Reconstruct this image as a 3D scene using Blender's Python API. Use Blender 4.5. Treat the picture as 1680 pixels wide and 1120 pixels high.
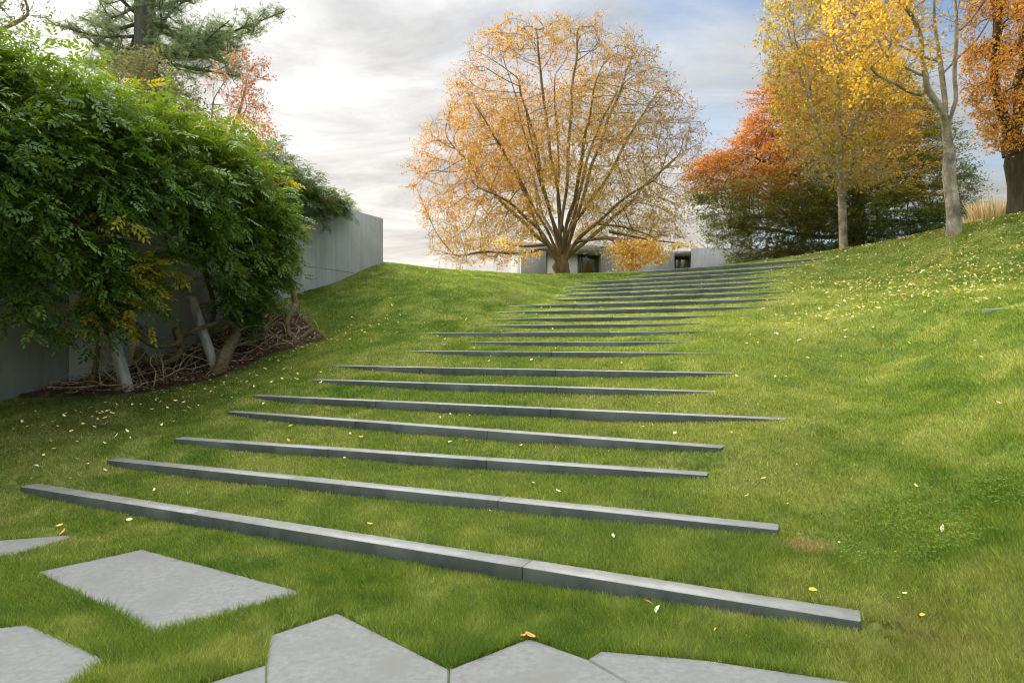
import bpy, math, random
import numpy as np
from mathutils import Vector, Matrix

for o in list(bpy.data.objects):
    bpy.data.objects.remove(o)
SC = bpy.context.scene
COL = SC.collection
rng = np.random.default_rng(7)
random.seed(7)
D2R = math.radians
CAM_H = 1.7
F = 1120.0

# ------------------------------------------------------------ camera
cd = bpy.data.cameras.new('camera')
cam = bpy.data.objects.new('camera', cd); COL.objects.link(cam)
cd.sensor_width = 36; cd.lens = 24; cd.clip_start = 0.05; cd.clip_end = 3000
cam.location = (0, 0, CAM_H); cam.rotation_euler = (D2R(90), 0, 0)
SC.camera = cam

# ------------------------------------------------------------ light
SUN_AZ, SUN_EL = D2R(-36), D2R(24)
S = Vector((math.sin(SUN_AZ)*math.cos(SUN_EL), math.cos(SUN_AZ)*math.cos(SUN_EL), math.sin(SUN_EL)))
sl = bpy.data.lights.new('sun', 'SUN'); sl.energy = 3.8; sl.angle = D2R(9); sl.color = (1.0, 0.90, 0.74)
so = bpy.data.objects.new('sun', sl); COL.objects.link(so)
so.rotation_euler = S.to_track_quat('Z', 'Y').to_euler(); so.location = (-20, 30, 20)

W = bpy.data.worlds.new("World"); SC.world = W; W.use_nodes = True
nt = W.node_tree; N = nt.nodes; L = nt.links
N.clear()
def nd(t, **k):
    n = N.new(t)
    for a, b in k.items(): setattr(n, a, b)
    return n
def mth(op, a, b=None, c=None, clamp=False):
    n = N.new('ShaderNodeMath'); n.operation = op; n.use_clamp = clamp
    for i, v in enumerate((a, b, c)):
        if v is None: continue
        if isinstance(v, (int, float)): n.inputs[i].default_value = v
        else: L.new(v, n.inputs[i])
    return n.outputs[0]
sky = nd('ShaderNodeTexSky', sky_type='NISHITA', sun_disc=False)
sky.sun_elevation = SUN_EL; sky.sun_rotation = SUN_AZ; sky.air_density = 1.0; sky.dust_density = 0.6; sky.ozone_density = 1.6
tc = nd('ShaderNodeTexCoord')
sep = nd('ShaderNodeSeparateXYZ'); L.new(tc.outputs['Generated'], sep.inputs[0])
zz = mth('MAXIMUM', sep.outputs[2], 0.0)
den = mth('ADD', zz, 0.16)
cx = mth('DIVIDE', sep.outputs[0], den); cy = mth('DIVIDE', sep.outputs[1], den)
comb = nd('ShaderNodeCombineXYZ'); L.new(mth('MULTIPLY', cx, 0.75), comb.inputs[0]); L.new(mth('MULTIPLY', cy, 1.5), comb.inputs[1])
rotm = nd('ShaderNodeMapping'); rotm.inputs['Rotation'].default_value = (0, 0, D2R(-14)); L.new(comb.outputs[0], rotm.inputs[0])
n1 = nd('ShaderNodeTexNoise'); n1.inputs['Scale'].default_value = 0.9; n1.inputs['Detail'].default_value = 9; n1.inputs['Roughness'].default_value = 0.58; n1.inputs['Distortion'].default_value = 0.7
L.new(rotm.outputs[0], n1.inputs['Vector'])
n2 = nd('ShaderNodeTexNoise'); n2.inputs['Scale'].default_value = 2.1; n2.inputs['Detail'].default_value = 8; n2.inputs['Roughness'].default_value = 0.6; n2.inputs['Distortion'].default_value = 0.6
L.new(rotm.outputs[0], n2.inputs['Vector'])
# coverage: thinner towards the upper right (azimuth +30)
cov = mth('MULTIPLY', sep.outputs[0], -1.05)
cov = mth('ADD', cov, mth('MULTIPLY', zz, -0.35))
cov = mth('ADD', cov, mth('MULTIPLY', mth('SUBTRACT', n1.outputs['Fac'], 0.5), 3.2))
cov = mth('ADD', cov, 1.10, clamp=True)
sm = nd('ShaderNodeMapRange', interpolation_type='SMOOTHSTEP'); L.new(cov, sm.inputs[0]); sm.inputs[3].default_value = 0.06; sm.inputs[4].default_value = 0.97
# cloud brightness: forward scattering towards the veiled sun, darker grey undersides
dotn = nd('ShaderNodeVectorMath', operation='DOT_PRODUCT'); L.new(tc.outputs['Generated'], dotn.inputs[0]); dotn.inputs[1].default_value = S
d01 = mth('MULTIPLY_ADD', dotn.outputs['Value'], 0.5, 0.5, clamp=True)
glow = mth('POWER', d01, 60.0); glow2 = mth('POWER', d01, 3.0); core = mth('POWER', d01, 900.0)
base = mth('MULTIPLY_ADD', glow2, 3.15, 2.0)
base = mth('MULTIPLY_ADD', glow, 1.5, base)
base = mth('MULTIPLY_ADD', core, 9.0, base)
shade = mth('MULTIPLY_ADD', mth('SUBTRACT', n2.outputs['Fac'], 0.5), 1.7, 0.96)
hor = mth('POWER', mth('SUBTRACT', 1.0, zz), 3.5)
shade = mth('MULTIPLY_ADD', hor, 0.14, shade)
base = mth('MULTIPLY', base, shade)
zb_ = nd('ShaderNodeMapRange', interpolation_type='SMOOTHSTEP'); L.new(sep.outputs[2], zb_.inputs[0]); zb_.inputs[1].default_value = .42; zb_.inputs[2].default_value = .85; zb_.inputs[3].default_value = 1.0; zb_.inputs[4].default_value = 11.5  # sky above the view boosted, added fill light from overhead
# unseen sky behind the camera, boosted as added fill light
bk_ = nd('ShaderNodeMapRange', interpolation_type='SMOOTHSTEP'); L.new(sep.outputs[1], bk_.inputs[0]); bk_.inputs[1].default_value = .15; bk_.inputs[2].default_value = -.7; bk_.inputs[3].default_value = 1.0; bk_.inputs[4].default_value = 2.5
base = mth('MULTIPLY', base, mth('MAXIMUM', zb_.outputs[0], bk_.outputs[0]))
ccol = nd('ShaderNodeMix', data_type='RGBA'); L.new(hor, ccol.inputs['Factor'])
ccol.inputs['A'].default_value = (0.985, 0.99, 1.0, 1); ccol.inputs['B'].default_value = (1.14, 1.04, 0.89, 1)
cv = nd('ShaderNodeVectorMath', operation='SCALE'); L.new(ccol.outputs['Result'], cv.inputs[0]); L.new(base, cv.inputs['Scale'])
mx = nd('ShaderNodeMix', data_type='RGBA'); L.new(sm.outputs[0], mx.inputs['Factor']); L.new(sky.outputs[0], mx.inputs['A']); L.new(cv.outputs[0], mx.inputs['B'])
bg = nd('ShaderNodeBackground'); bg.inputs['Strength'].default_value = 0.09; L.new(mx.outputs['Result'], bg.inputs['Color'])
ow = nd('ShaderNodeOutputWorld'); L.new(bg.outputs[0], ow.inputs['Surface'])
SC.view_settings.view_transform = 'Standard'; SC.view_settings.look = 'None'
SC.view_settings.exposure = 1.0; SC.view_settings.gamma = 1.0
SC.cycles.filter_width = 1.1; SC.cycles.max_bounces = 6; SC.cycles.diffuse_bounces = 3; SC.cycles.transparent_max_bounces = 4; SC.cycles.transmission_bounces = 4

# ------------------------------------------------------------ helpers
C25, S25 = math.cos(D2R(25)), math.sin(D2R(25))
def P(px, py, Y):
    "a point seen at photo pixel (px,py), Y metres ahead; world coordinates"
    return np.array([(px-840)/F*Y, Y, (560-py)/F*Y + CAM_H])
def PS(px, py, s):
    Y = s/((px-840)/F*C25 - S25)
    return P(px, py, Y)
def sd(x, y): return x*C25 - y*S25, x*S25 + y*C25
def xy(s, d): return s*C25 + d*S25, -s*S25 + d*C25

def tag(o, label=None, cat=None, group=None, kind=None):
    if label: o['label'] = label
    if cat: o['category'] = cat
    if group: o['group'] = group
    if kind: o['kind'] = kind
    return o
def empty(name, loc, label, cat, group=None):
    o = bpy.data.objects.new(name, None); COL.objects.link(o); o.location = loc; o.empty_display_size = 0.2
    return tag(o, label, cat, group)
def link(name, me, mat=None, parent=None):
    o = bpy.data.objects.new(name, me); COL.objects.link(o)
    if mat and not me.materials: me.materials.append(mat)
    if parent:
        o.parent = parent
        o.matrix_parent_inverse = Matrix.Translation(-Vector(parent.location))
    return o
def npmesh(name, V, Fc, colors=None, smooth=False):
    "V (n,3), Fc (m,k) indices or list of such arrays"
    me = bpy.data.meshes.new(name)
    V = np.asarray(V, dtype=np.float32)
    if not isinstance(Fc, list): Fc = [Fc]
    Fc = [np.asarray(f, dtype=np.int32) for f in Fc if len(f)]
    me.vertices.add(len(V)); me.vertices.foreach_set('co', V.ravel())
    loops = np.concatenate([f.ravel() for f in Fc]); tot = np.concatenate([np.full(len(f), f.shape[1], np.int32) for f in Fc])
    st = np.concatenate([[0], np.cumsum(tot)[:-1]]).astype(np.int32)
    me.loops.add(len(loops)); me.loops.foreach_set('vertex_index', loops)
    me.polygons.add(len(tot)); me.polygons.foreach_set('loop_start', st); me.polygons.foreach_set('loop_total', tot)
    if smooth: me.polygons.foreach_set('use_smooth', np.ones(len(tot), bool))
    if colors is not None:
        a = me.color_attributes.new('Col', 'FLOAT_COLOR', 'POINT')
        c = np.ones((len(V), 4), np.float32); c[:, :3] = colors
        a.data.foreach_set('color', c.ravel())
    me.update(calc_edges=True); me.validate()
    return me

_lat = np.random.default_rng(99).random((64, 64, 64)).astype(np.float32)
def vn3(p, scale, seed=0):
    q = np.asarray(p, dtype=np.float64)*scale + seed*13.37
    i = np.floor(q).astype(int); f = q-i; f = f*f*(3-2*f)
    r = 0
    for a in (0, 1):
        for b in (0, 1):
            for c in (0, 1):
                w = (f[:, 0] if a else 1-f[:, 0])*(f[:, 1] if b else 1-f[:, 1])*(f[:, 2] if c else 1-f[:, 2])
                r = r + w*_lat[(i[:, 0]+a) % 64, (i[:, 1]+b) % 64, (i[:, 2]+c) % 64]
    return r
def vn2(x, y, scale, seed=0):
    return vn3(np.stack([x, y, np.full_like(x, seed*0.77)], 1), scale, seed)
def fbm2(x, y, scale, seed=0, o=3):
    r = 0; a = 0.5; t = 0
    for k in range(o):
        r = r + a*vn2(x, y, scale*2**k, seed+k); t += a; a *= .55
    return r/t

# ------------------------------------------------------------ materials
def newmat(name):
    m = bpy.data.materials.new(name); m.use_nodes = True
    t = m.node_tree; t.nodes.clear()
    out = t.nodes.new('ShaderNodeOutputMaterial')
    return m, t, out
def leafmat(name, trans=0.45, rough=0.5, tint=(1.25, 1.2, 0.7), spec=0.3):
    m, t, out = newmat(name)
    at = t.nodes.new('ShaderNodeAttribute'); at.attribute_name = 'Col'
    b = t.nodes.new('ShaderNodeBsdfPrincipled'); b.inputs['Roughness'].default_value = rough
    b.inputs['Specular IOR Level'].default_value = spec
    t.links.new(at.outputs['Color'], b.inputs['Base Color'])
    tr = t.nodes.new('ShaderNodeBsdfTranslucent')
    mu = t.nodes.new('ShaderNodeVectorMath'); mu.operation = 'MULTIPLY'; mu.inputs[1].default_value = tint
    t.links.new(at.outputs['Color'], mu.inputs[0]); t.links.new(mu.outputs[0], tr.inputs['Color'])
    mx = t.nodes.new('ShaderNodeMixShader'); mx.inputs[0].default_value = trans
    t.links.new(b.outputs[0], mx.inputs[1]); t.links.new(tr.outputs[0], mx.inputs[2]); t.links.new(mx.outputs[0], out.inputs['Surface'])
    return m
def noisemat(name, c1, c2, scale=8, rough=0.8, bump=0.3, stretch=(1, 1, 1), detail=8, bscale=None, spec=0.3, c3=None, s3=1.0, bdist=0.01):
    m, t, out = newmat(name)
    tcn = t.nodes.new('ShaderNodeTexCoord'); mp = t.nodes.new('ShaderNodeMapping'); mp.inputs['Scale'].default_value = stretch
    geo = t.nodes.new('ShaderNodeNewGeometry')
    t.links.new(geo.outputs['Position'], mp.inputs[0])
    n = t.nodes.new('ShaderNodeTexNoise'); n.inputs['Scale'].default_value = scale; n.inputs['Detail'].default_value = detail; n.inputs['Roughness'].default_value = .6
    t.links.new(mp.outputs[0], n.inputs['Vector'])
    cr = t.nodes.new('ShaderNodeValToRGB'); cr.color_ramp.elements[0].position = .32; cr.color_ramp.elements[1].position = .68
    cr.color_ramp.elements[0].color = (*c1, 1); cr.color_ramp.elements[1].color = (*c2, 1)
    t.links.new(n.outputs['Fac'], cr.inputs[0])
    colout = cr.outputs[0]
    if c3 is not None:
        n3 = t.nodes.new('ShaderNodeTexNoise'); n3.inputs['Scale'].default_value = s3; n3.inputs['Detail'].default_value = 5
        t.links.new(mp.outputs[0], n3.inputs['Vector'])
        r3 = t.nodes.new('ShaderNodeMapRange'); r3.inputs[1].default_value = .48; r3.inputs[2].default_value = .68; t.links.new(n3.outputs['Fac'], r3.inputs[0])
        m3 = t.nodes.new('ShaderNodeMix'); m3.data_type = 'RGBA'; t.links.new(r3.outputs[0], m3.inputs['Factor']); t.links.new(colout, m3.inputs['A']); m3.inputs['B'].default_value = (*c3, 1)
        colout = m3.outputs['Result']
    b = t.nodes.new('ShaderNodeBsdfPrincipled'); b.inputs['Roughness'].default_value = rough; b.inputs['Specular IOR Level'].default_value = spec
    t.links.new(colout, b.inputs['Base Color'])
    if bump:
        nb = t.nodes.new('ShaderNodeTexNoise'); nb.inputs['Scale'].default_value = bscale or scale*4; nb.inputs['Detail'].default_value = 8
        t.links.new(mp.outputs[0], nb.inputs['Vector'])
        bp = t.nodes.new('ShaderNodeBump'); bp.inputs['Strength'].default_value = bump; bp.inputs['Distance'].default_value = bdist
        t.links.new(nb.outputs['Fac'], bp.inputs['Height']); t.links.new(bp.outputs[0], b.inputs['Normal'])
    t.links.new(b.outputs[0], out.inputs['Surface'])
    return m

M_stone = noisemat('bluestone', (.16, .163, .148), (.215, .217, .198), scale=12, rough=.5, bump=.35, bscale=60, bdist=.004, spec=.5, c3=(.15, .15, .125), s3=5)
M_stone_shaded = noisemat('bluestone_shaded_face', (.028, .037, .030), (.052, .062, .052), scale=8, rough=.75, bump=.35, bscale=50, bdist=.004, spec=.25, stretch=(1, 1, .5), c3=(.068, .08, .068), s3=1.6)  # same stone, with the shade of the upright faces painted in darker
M_paver = noisemat('paver_stone', (.115, .118, .110), (.165, .166, .152), scale=26, rough=.8, bump=.6, bscale=120, bdist=.003, spec=.4, c3=(.125, .125, .112), s3=2.3)
M_bark_grey = noisemat('bark_grey', (.19, .165, .12), (.42, .37, .28), scale=9, rough=.9, bump=1, stretch=(1, 1, .6), bscale=24, bdist=.04, c3=(.12, .11, .085), s3=5)
M_bark_dark = noisemat('bark_dark', (.04, .033, .02), (.10, .085, .05), scale=6, rough=.9, bump=.9, stretch=(1, 1, .3), bscale=22, bdist=.04)
M_bark_brown = noisemat('bark_brown', (.11, .075, .038), (.25, .18, .09), scale=6, rough=.9, bump=.9, stretch=(1, 1, .3), bscale=22, bdist=.04)
M_bark_pine = noisemat('bark_pine', (.05, .055, .045), (.13, .13, .11), scale=5, rough=.95, bump=1, stretch=(1, 1, .35), bscale=16, bdist=.05)
M_stem = noisemat('vine_stem', (.07, .055, .028), (.20, .155, .085), scale=14, rough=.9, bump=.8, stretch=(1, 1, 1), bscale=50, bdist=.02)
M_runner = noisemat('runner_stem', (.15, .11, .06), (.44, .36, .23), scale=10, rough=.85, bump=.2)
M_mulch = noisemat('mulch', (.018, .013, .008), (.075, .05, .03), scale=22, rough=1, bump=1, bscale=60, bdist=.03, c3=(.11, .075, .045), s3=7)
M_post = noisemat('weathered_post', (.26, .245, .21), (.42, .40, .35), scale=7, rough=.9, bump=.5, stretch=(3, 3, .5), bscale=40, bdist=.006, c3=(.16, .15, .11), s3=3)
M_glass, _t, _o = newmat('window_glass')
_b = _t.nodes.new('ShaderNodeBsdfPrincipled'); _b.inputs['Base Color'].default_value = (.03, .035, .008, 1); _b.inputs['Roughness'].default_value = .06; _b.inputs['Specular IOR Level'].default_value = .6
_t.links.new(_b.outputs[0], _o.inputs[0])
M_frame = noisemat('window_frame', (.03, .04, .03), (.05, .06, .045), rough=.5, bump=0)
M_pale = noisemat('pale_render', (.34, .37, .31), (.42, .45, .38), rough=.8, bump=.2)
M_leaf = leafmat('leaf', .5, tint=(1.15, 1.1, .8))
M_vine = leafmat('vine_leaf', .35, rough=.5, tint=(1.4, 1.35, .5), spec=.4)
M_needle = leafmat('needle', .25, rough=.6)
M_grass = leafmat('grass_blade', .42, rough=.55, tint=(1.25, 1.2, .6), spec=.25)
M_dry = leafmat('dry_leaf', .3, rough=.6, tint=(1.1, 1, .8))

def concrete(name, c1, c2, horiz=()):
    m, t, out = newmat(name)
    geo = t.nodes.new('ShaderNodeNewGeometry')
    def noise(scale, st, det=6):
        mp = t.nodes.new('ShaderNodeMapping'); mp.inputs['Scale'].default_value = st
        t.links.new(geo.outputs['Position'], mp.inputs[0])
        n = t.nodes.new('ShaderNodeTexNoise'); n.inputs['Scale'].default_value = scale; n.inputs['Detail'].default_value = det
        t.links.new(mp.outputs[0], n.inputs['Vector']); return n.outputs['Fac']
    def mm(op, a, b, cl=False):
        n = t.nodes.new('ShaderNodeMath'); n.operation = op; n.use_clamp = cl
        for i, v in enumerate((a, b)):
            if isinstance(v, (int, float)): n.inputs[i].default_value = v
            else: t.links.new(v, n.inputs[i])
        return n.outputs[0]
    streak = noise(9, (1, 1, .05)); cloud = noise(1.6, (1, 1, .7)); fine = noise(60, (1, 1, 1))
    v = mm('ADD', mm('MULTIPLY', streak, .38), mm('MULTIPLY', cloud, .62))
    v = mm('ADD', v, mm('MULTIPLY', mm('SUBTRACT', fine, .5), .12))
    cr = t.nodes.new('ShaderNodeValToRGB'); cr.color_ramp.elements[0].position = .34; cr.color_ramp.elements[1].position = .66
    cr.color_ramp.elements[0].color = (*c1, 1); cr.color_ramp.elements[1].color = (*c2, 1)
    t.links.new(v, cr.inputs[0])
    col = cr.outputs[0]
    sp = t.nodes.new('ShaderNodeSeparateXYZ'); t.links.new(geo.outputs['Position'], sp.inputs[0])
    for z in horiz:
        wob = mm('MULTIPLY', mm('SUBTRACT', cloud, .5), .03)
        dd = mm('ABSOLUTE', mm('SUBTRACT', mm('ADD', sp.outputs[2], wob), z), 0)
        ln = mm('LESS_THAN', dd, .012)
        gate = mm('GREATER_THAN', noise(1.3, (1, 1, .1)), .45)
        m3 = t.nodes.new('ShaderNodeMix'); m3.data_type = 'RGBA'; t.links.new(mm('MULTIPLY', mm('MULTIPLY', ln, gate), .6), m3.inputs['Factor'])
        t.links.new(col, m3.inputs['A']); m3.inputs['B'].default_value = (.05, .055, .05, 1); col = m3.outputs['Result']
    b = t.nodes.new('ShaderNodeBsdfPrincipled'); b.inputs['Roughness'].default_value = .8; b.inputs['Specular IOR Level'].default_value = .3
    t.links.new(col, b.inputs['Base Color'])
    bp = t.nodes.new('ShaderNodeBump'); bp.inputs['Strength'].default_value = .3; bp.inputs['Distance'].default_value = .01
    t.links.new(v, bp.inputs['Height']); t.links.new(bp.outputs[0], b.inputs['Normal'])
    t.links.new(b.outputs[0], out.inputs['Surface'])
    return m
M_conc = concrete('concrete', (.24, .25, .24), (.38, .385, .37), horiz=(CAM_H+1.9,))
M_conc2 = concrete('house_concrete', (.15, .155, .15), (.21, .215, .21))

# ------------------------------------------------------------ step data
# (left px, left py, right px, right py, mid Y, azimuth of climb, mid face height, end face heights l r)
ST = [
 (33, 797, 1413, 1018, None, None, .125, .07, .065),
 (175, 754, 1277, 868, None, None, .115, .06, .04),
 (285, 719, 1160, 779, None, None, .115, .05, .02),
 (373, 675, 1184, 734, None, None, .115, .03, .02),
 (413, 649, 1290, 687, 8.30, 25.0, .125, .02, .0),
 (512, 624, 1174, 641, 9.10, 25.0, .105, .02, .0),
 (542, 598.5, 1200, 613, 9.80, 25.0, .12, .01, .01),
 (670, 573.5, 1160, 580.5, 10.6, 25.0, .09, .0, .0),
 (760, 560, 1140, 560.6, 11.3, 25.0, .095, .0, .0),
 (690, 543.5, 1174, 545.5, 12.0, 25.0, .10, .0, .0),
 (787, 533, 1161, 530.5, 12.7, 25.0, .095, .0, .0),
 (812, 522, 1183, 518, 13.4, 25.5, .10, .0, .0),
 (815, 511.5, 1274, 502, 14.1, 26.0, .115, .0, .0),
 (835, 502, 1290, 489, 14.8, 27.5, .12, .0, .0),
 (894, 492, 1303, 477, 15.5, 30.0, .12, .0, .0),
 (926, 483.4, 1252, 469.5, 16.2, 32.0, .12, .0, .0),
 (933, 476.5, 1264, 461.3, 16.9, 33.0, .12, .0, .0),
 (933, 470.5, 1268, 454, 17.6, 34.0, .12, .0, .0),
 (950, 463.5, 1252, 446, 18.25, 35.5, .13, .0, .0),
 (1031, 453.6, 1311, 435.8, 18.9, 37.0, .14, .0, .0),
 (1048, 446.4, 1345, 423, 19.6, 39.5, .13, .0, .0),
]
steps = []
for k, (xl, yl, xr, yr, Y, az, Fm, fl, fr) in enumerate(ST):
    if Y is None:
        z = [-1.555, -1.37, -1.19, -.985][k]
        A = P(xl, yl, z*F/(560-yl)); B = P(xr, yr, z*F/(560-yr))
        u = (B-A)[:2]; u /= np.linalg.norm(u)
        Mp = (A+B)[:2]/2
    else:
        xm = (xl+xr)/2; ym = (yl+yr)/2
        z = (560-ym)/F*Y
        Mp = np.array([(xm-840)/F*Y, Y]); a = D2R(az); u = np.array([math.cos(a), -math.sin(a)])
    nrm = np.array([-u[1], u[0]])
    def hit(px):     # where the ray through px meets the step's line
        r = (px-840)/F
        # Mp + t u : x = r*y
        return (r*Mp[1]-Mp[0])/(u[0]-r*u[1])
    sl_, sr_ = hit(xl), hit(xr)
    if k > 14: sl_ -= .15; sr_ += .3
    steps.append(dict(M=Mp, u=u, n=nrm, z=z+CAM_H, sl=sl_, sr=sr_, F=Fm, fl=fl, fr=fr))
    print('STEP', k+1, 'M', Mp.round(2), 'z', round(z, 3), 'sl', round(sl_, 2), 'sr', round(sr_, 2))
NS = len(steps)
TH = 0.17   # stone depth front to back

# ------------------------------------------------------------ terrain
cp = []
for k, s in enumerate(steps):
    for e, f in ((s['sl'], s['fl']), (s['sr'], s['fr'])):
        p = s['M'] + s['u']*e
        cp.append((p[0], p[1], s['z']-f*.8))
    if k % 2 == 0:
        p = s['M']; cp.append((p[0], p[1], s['z']-.06))
for px, py, Y in [
    # foreground
    (840, 1120, 3.4), (400, 950, 4.88), (100, 880, 5.95), (0, 830, 6.9), (1200, 1110, 3.46), (1500, 1060, 3.75), (1680, 1120, 3.2), (0, 1120, 3.4),
    (700, 965, 4.7),
    # right lawn
    (1680, 900, 4.1), (1680, 700, 5.7), (1680, 600, 7.0), (1450, 900, 4.85), (1450, 750, 6.3), (1450, 650, 7.9), (1450, 570, 9.6), (1680, 545, 8.0),
    (1650, 512, 9.0), (1450, 511, 10.8), (1300, 520, 12.3),
    (1350, 462, 16.2), (1500, 450, 14.2), (1500, 420, 16.2), (1620, 440, 12.8), (1620, 402, 14.6), (1680, 460, 11.2),
    (1383, 413, 21), (1480, 392, 19), (1565, 375, 17), (1680, 352, 16),
    # left lawn
    (100, 700, 9.0), (0, 750, 7.9), (300, 690, 9.6), (200, 740, 8.2), (550, 500, 16.5), (600, 505, 15.8), (700, 500, 15.6), (600, 545, 13.3), (650, 470, 18), (800, 472, 17.3),
    (450, 610, 11.9), (560, 470, 18),
    (700, 440, 20.5), (800, 446.5, 21.3), (900, 449.5, 22.3), (990, 449, 23),
    # wall foot
    (628, 432, 20.2), (485, 483, 16.9), (560, 455, 18.7), (50, 645, 11.3), (0, 660, 10.9), (300, 572, 13.97), (400, 530, 15.3),
    (215, 650, 10.7), (320, 628, 11.8), (400, 602, 12.7), (470, 572, 13.9), (525, 560, 14.6)]:
    p = P(px, py, Y); cp.append(tuple(p))
for x, y, z in [(-8, 2, .05), (-14, 3, .3), (-3, -4, 0), (4, -4, 0), (7, 1, .3), (10, 4, 1.1), (14, 8, 2.6), (13, 14, 4.4), (18, 18, 4.6), (14, 26, 4.4), (24, 30, 4.2),
                (0, 24, 3.45), (2, 30, 3.35), (-4, 26, 3.7), (6, 27, 3.9), (0, 40, 3.3), (-12, 30, 3.4), (-14, 20, 3), (-18, 8, 1), (30, 50, 3.5), (-25, 45, 3), (12, 40, 3.9), (0, 60, 3),
                (40, 20, 4.4), (-35, 15, 2), (25, 2, 3.5), (-20, -6, .3), (20, -8, .6)]:
    cp.append((x, y, z))
cp = np.array(cp)
def tps(r2):
    return 0.5*r2*np.log(r2+1e-9)
nC = len(cp)
d2 = ((cp[:, None, :2]-cp[None, :, :2])**2).sum(-1)
A = np.zeros((nC+3, nC+3)); A[:nC, :nC] = tps(d2)+np.eye(nC)*0.05
A[:nC, nC] = 1; A[:nC, nC+1:] = cp[:, :2]; A[nC, :nC] = 1; A[nC+1:, :nC] = cp[:, :2].T
wts = np.linalg.solve(A, np.concatenate([cp[:, 2], [0, 0, 0]]))
GX0, GX1, GY0, GY1, GS = -40, 45, -10, 62, 0.2
gxs = np.arange(GX0, GX1+GS, GS); gys = np.arange(GY0, GY1+GS, GS)
GXX, GYY = np.meshgrid(gxs, gys)
def evalB(x, y):
    out = np.empty(len(x))
    for i in range(0, len(x), 20000):
        X = x[i:i+20000]; Yy = y[i:i+20000]
        r2 = (X[:, None]-cp[None, :, 0])**2 + (Yy[:, None]-cp[None, :, 1])**2
        out[i:i+20000] = tps(r2)@wts[:nC] + wts[nC] + wts[nC+1]*X + wts[nC+2]*Yy
    return out
BG = evalB(GXX.ravel(), GYY.ravel()).reshape(GXX.shape)
BG = np.clip(BG, -0.2, 5.0)
def Bz(x, y):
    fx = np.clip((x-GX0)/GS, 0, len(gxs)-1.001); fy = np.clip((y-GY0)/GS, 0, len(gys)-1.001)
    i = fx.astype(int); j = fy.astype(int); a = fx-i; b = fy-j
    return (BG[j, i]*(1-a)+BG[j, i+1]*a)*(1-b) + (BG[j+1, i]*(1-a)+BG[j+1, i+1]*a)*b
def sstep(t):
    t = np.clip(t, 0, 1); return t*t*(3-2*t)
def fprof(s, t):
    "visible face height along a step, t in metres from its middle"
    c = (s['sl']+s['sr'])/2; h = (s['sr']-s['sl'])/2
    v = np.clip((t-c)/h, -1, 1)*.97
    e = np.where(v < 0, s['fl'], s['fr'])
    return e + (s['F']-e)*(1-np.abs(v)**3.2)
def ground(x, y, raw=False):
    x = np.asarray(x, float); y = np.asarray(y, float)
    z = Bz(x, y)
    # flatten the paved foreground
    q_ = (x-steps[0]['M'][0])*steps[0]['n'][0] + (y-steps[0]['M'][1])*steps[0]['n'][1]
    flat = sstep((-q_-.12)/.45)*sstep((6.5-np.abs(x+.5))/1.5)
    z = z*(1-flat) + 0.0*flat
    Q = np.stack([(x-s['M'][0])*s['n'][0] + (y-s['M'][1])*s['n'][1] for s in steps])
    T = np.stack([(x-s['M'][0])*s['u'][0] + (y-s['M'][1])*s['u'][1] for s in steps])
    thr = TH*.45
    band = (Q > thr).sum(0)         # 0 = below step 1 ; NS = above the last
    for n in range(0, NS+1):
        m = band == n
        if not m.any(): continue
        if n == 0:
            s2 = steps[0]; q2 = Q[0][m]; t2 = T[0][m]
            zf = s2['z']-fprof(s2, t2)
            zb = z[m]; u = sstep(1+q2/0.45); lo, hi = s2['sl'], s2['sr']; tt = t2
            zi = zb*(1-u)+zf*u
        elif n == NS:
            s1 = steps[-1]; q1 = Q[-1][m]; tt = T[-1][m]
            u = sstep(q1/1.2); lo, hi = s1['sl'], s1['sr']
            zi = (s1['z']-.01)*(1-u)+z[m]*u
        else:
            s1, s2 = steps[n-1], steps[n]
            q1 = Q[n-1][m]; q2 = Q[n][m]
            u = np.clip((q1-TH)/np.maximum(q1-q2-TH, .05), 0, 1)
            zf = s2['z']-fprof(s2, T[n][m])
            uu = u**.85
            zi = (s1['z']-.012)*(1-uu)+zf*uu
            lo = s1['sl']*(1-u)+s2['sl']*u; hi = s1['sr']*(1-u)+s2['sr']*u
            tt = T[n-1][m]*(1-u)+T[n][m]*u
        out_ = np.maximum(lo-tt, tt-hi)
        w = 1-sstep((out_+0.05)/0.55)
        z[m] = z[m]*(1-w)+zi*w
    if not raw:
        z = z + (fbm2(x, y, .9, 5, 2)-.5)*.035*sstep((np.hypot(x, y)-3)/3)
    return z
def gz(x, y): return float(ground(np.array([x]), np.array([y]))[0])

def axis(parts):
    a = []
    for lo, hi, st in parts: a.append(np.arange(lo, hi-1e-6, st))
    a.append([parts[-1][1]]); return np.concatenate(a)
ax = axis([(-900, -200, 100), (-200, -40, 20), (-40, -16, 1), (-16, -9, .25), (-9, 11, .05), (11, 18, .25), (18, 45, 1), (45, 200, 20), (200, 900, 100)])
ay = axis([(-300, -20, 40), (-20, -4, 1), (-4, 2.5, .25), (2.5, 22, .05), (22, 32, .3), (32, 62, 1), (62, 200, 15), (200, 1600, 140)])
XX, YY = np.meshgrid(ax, ay)
ZZ = ground(XX.ravel(), YY.ravel()).reshape(XX.shape)
far = sstep((np.hypot(XX, YY-25)-45)/60)
ZZ = ZZ*(1-far) + 1.0*far
nx, ny = len(ax), len(ay)
idx = np.arange(nx*ny).reshape(ny, nx)
Fq = np.stack([idx[:-1, :-1].ravel(), idx[:-1, 1:].ravel(), idx[1:, 1:].ravel(), idx[1:, :-1].ravel()], 1)

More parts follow.
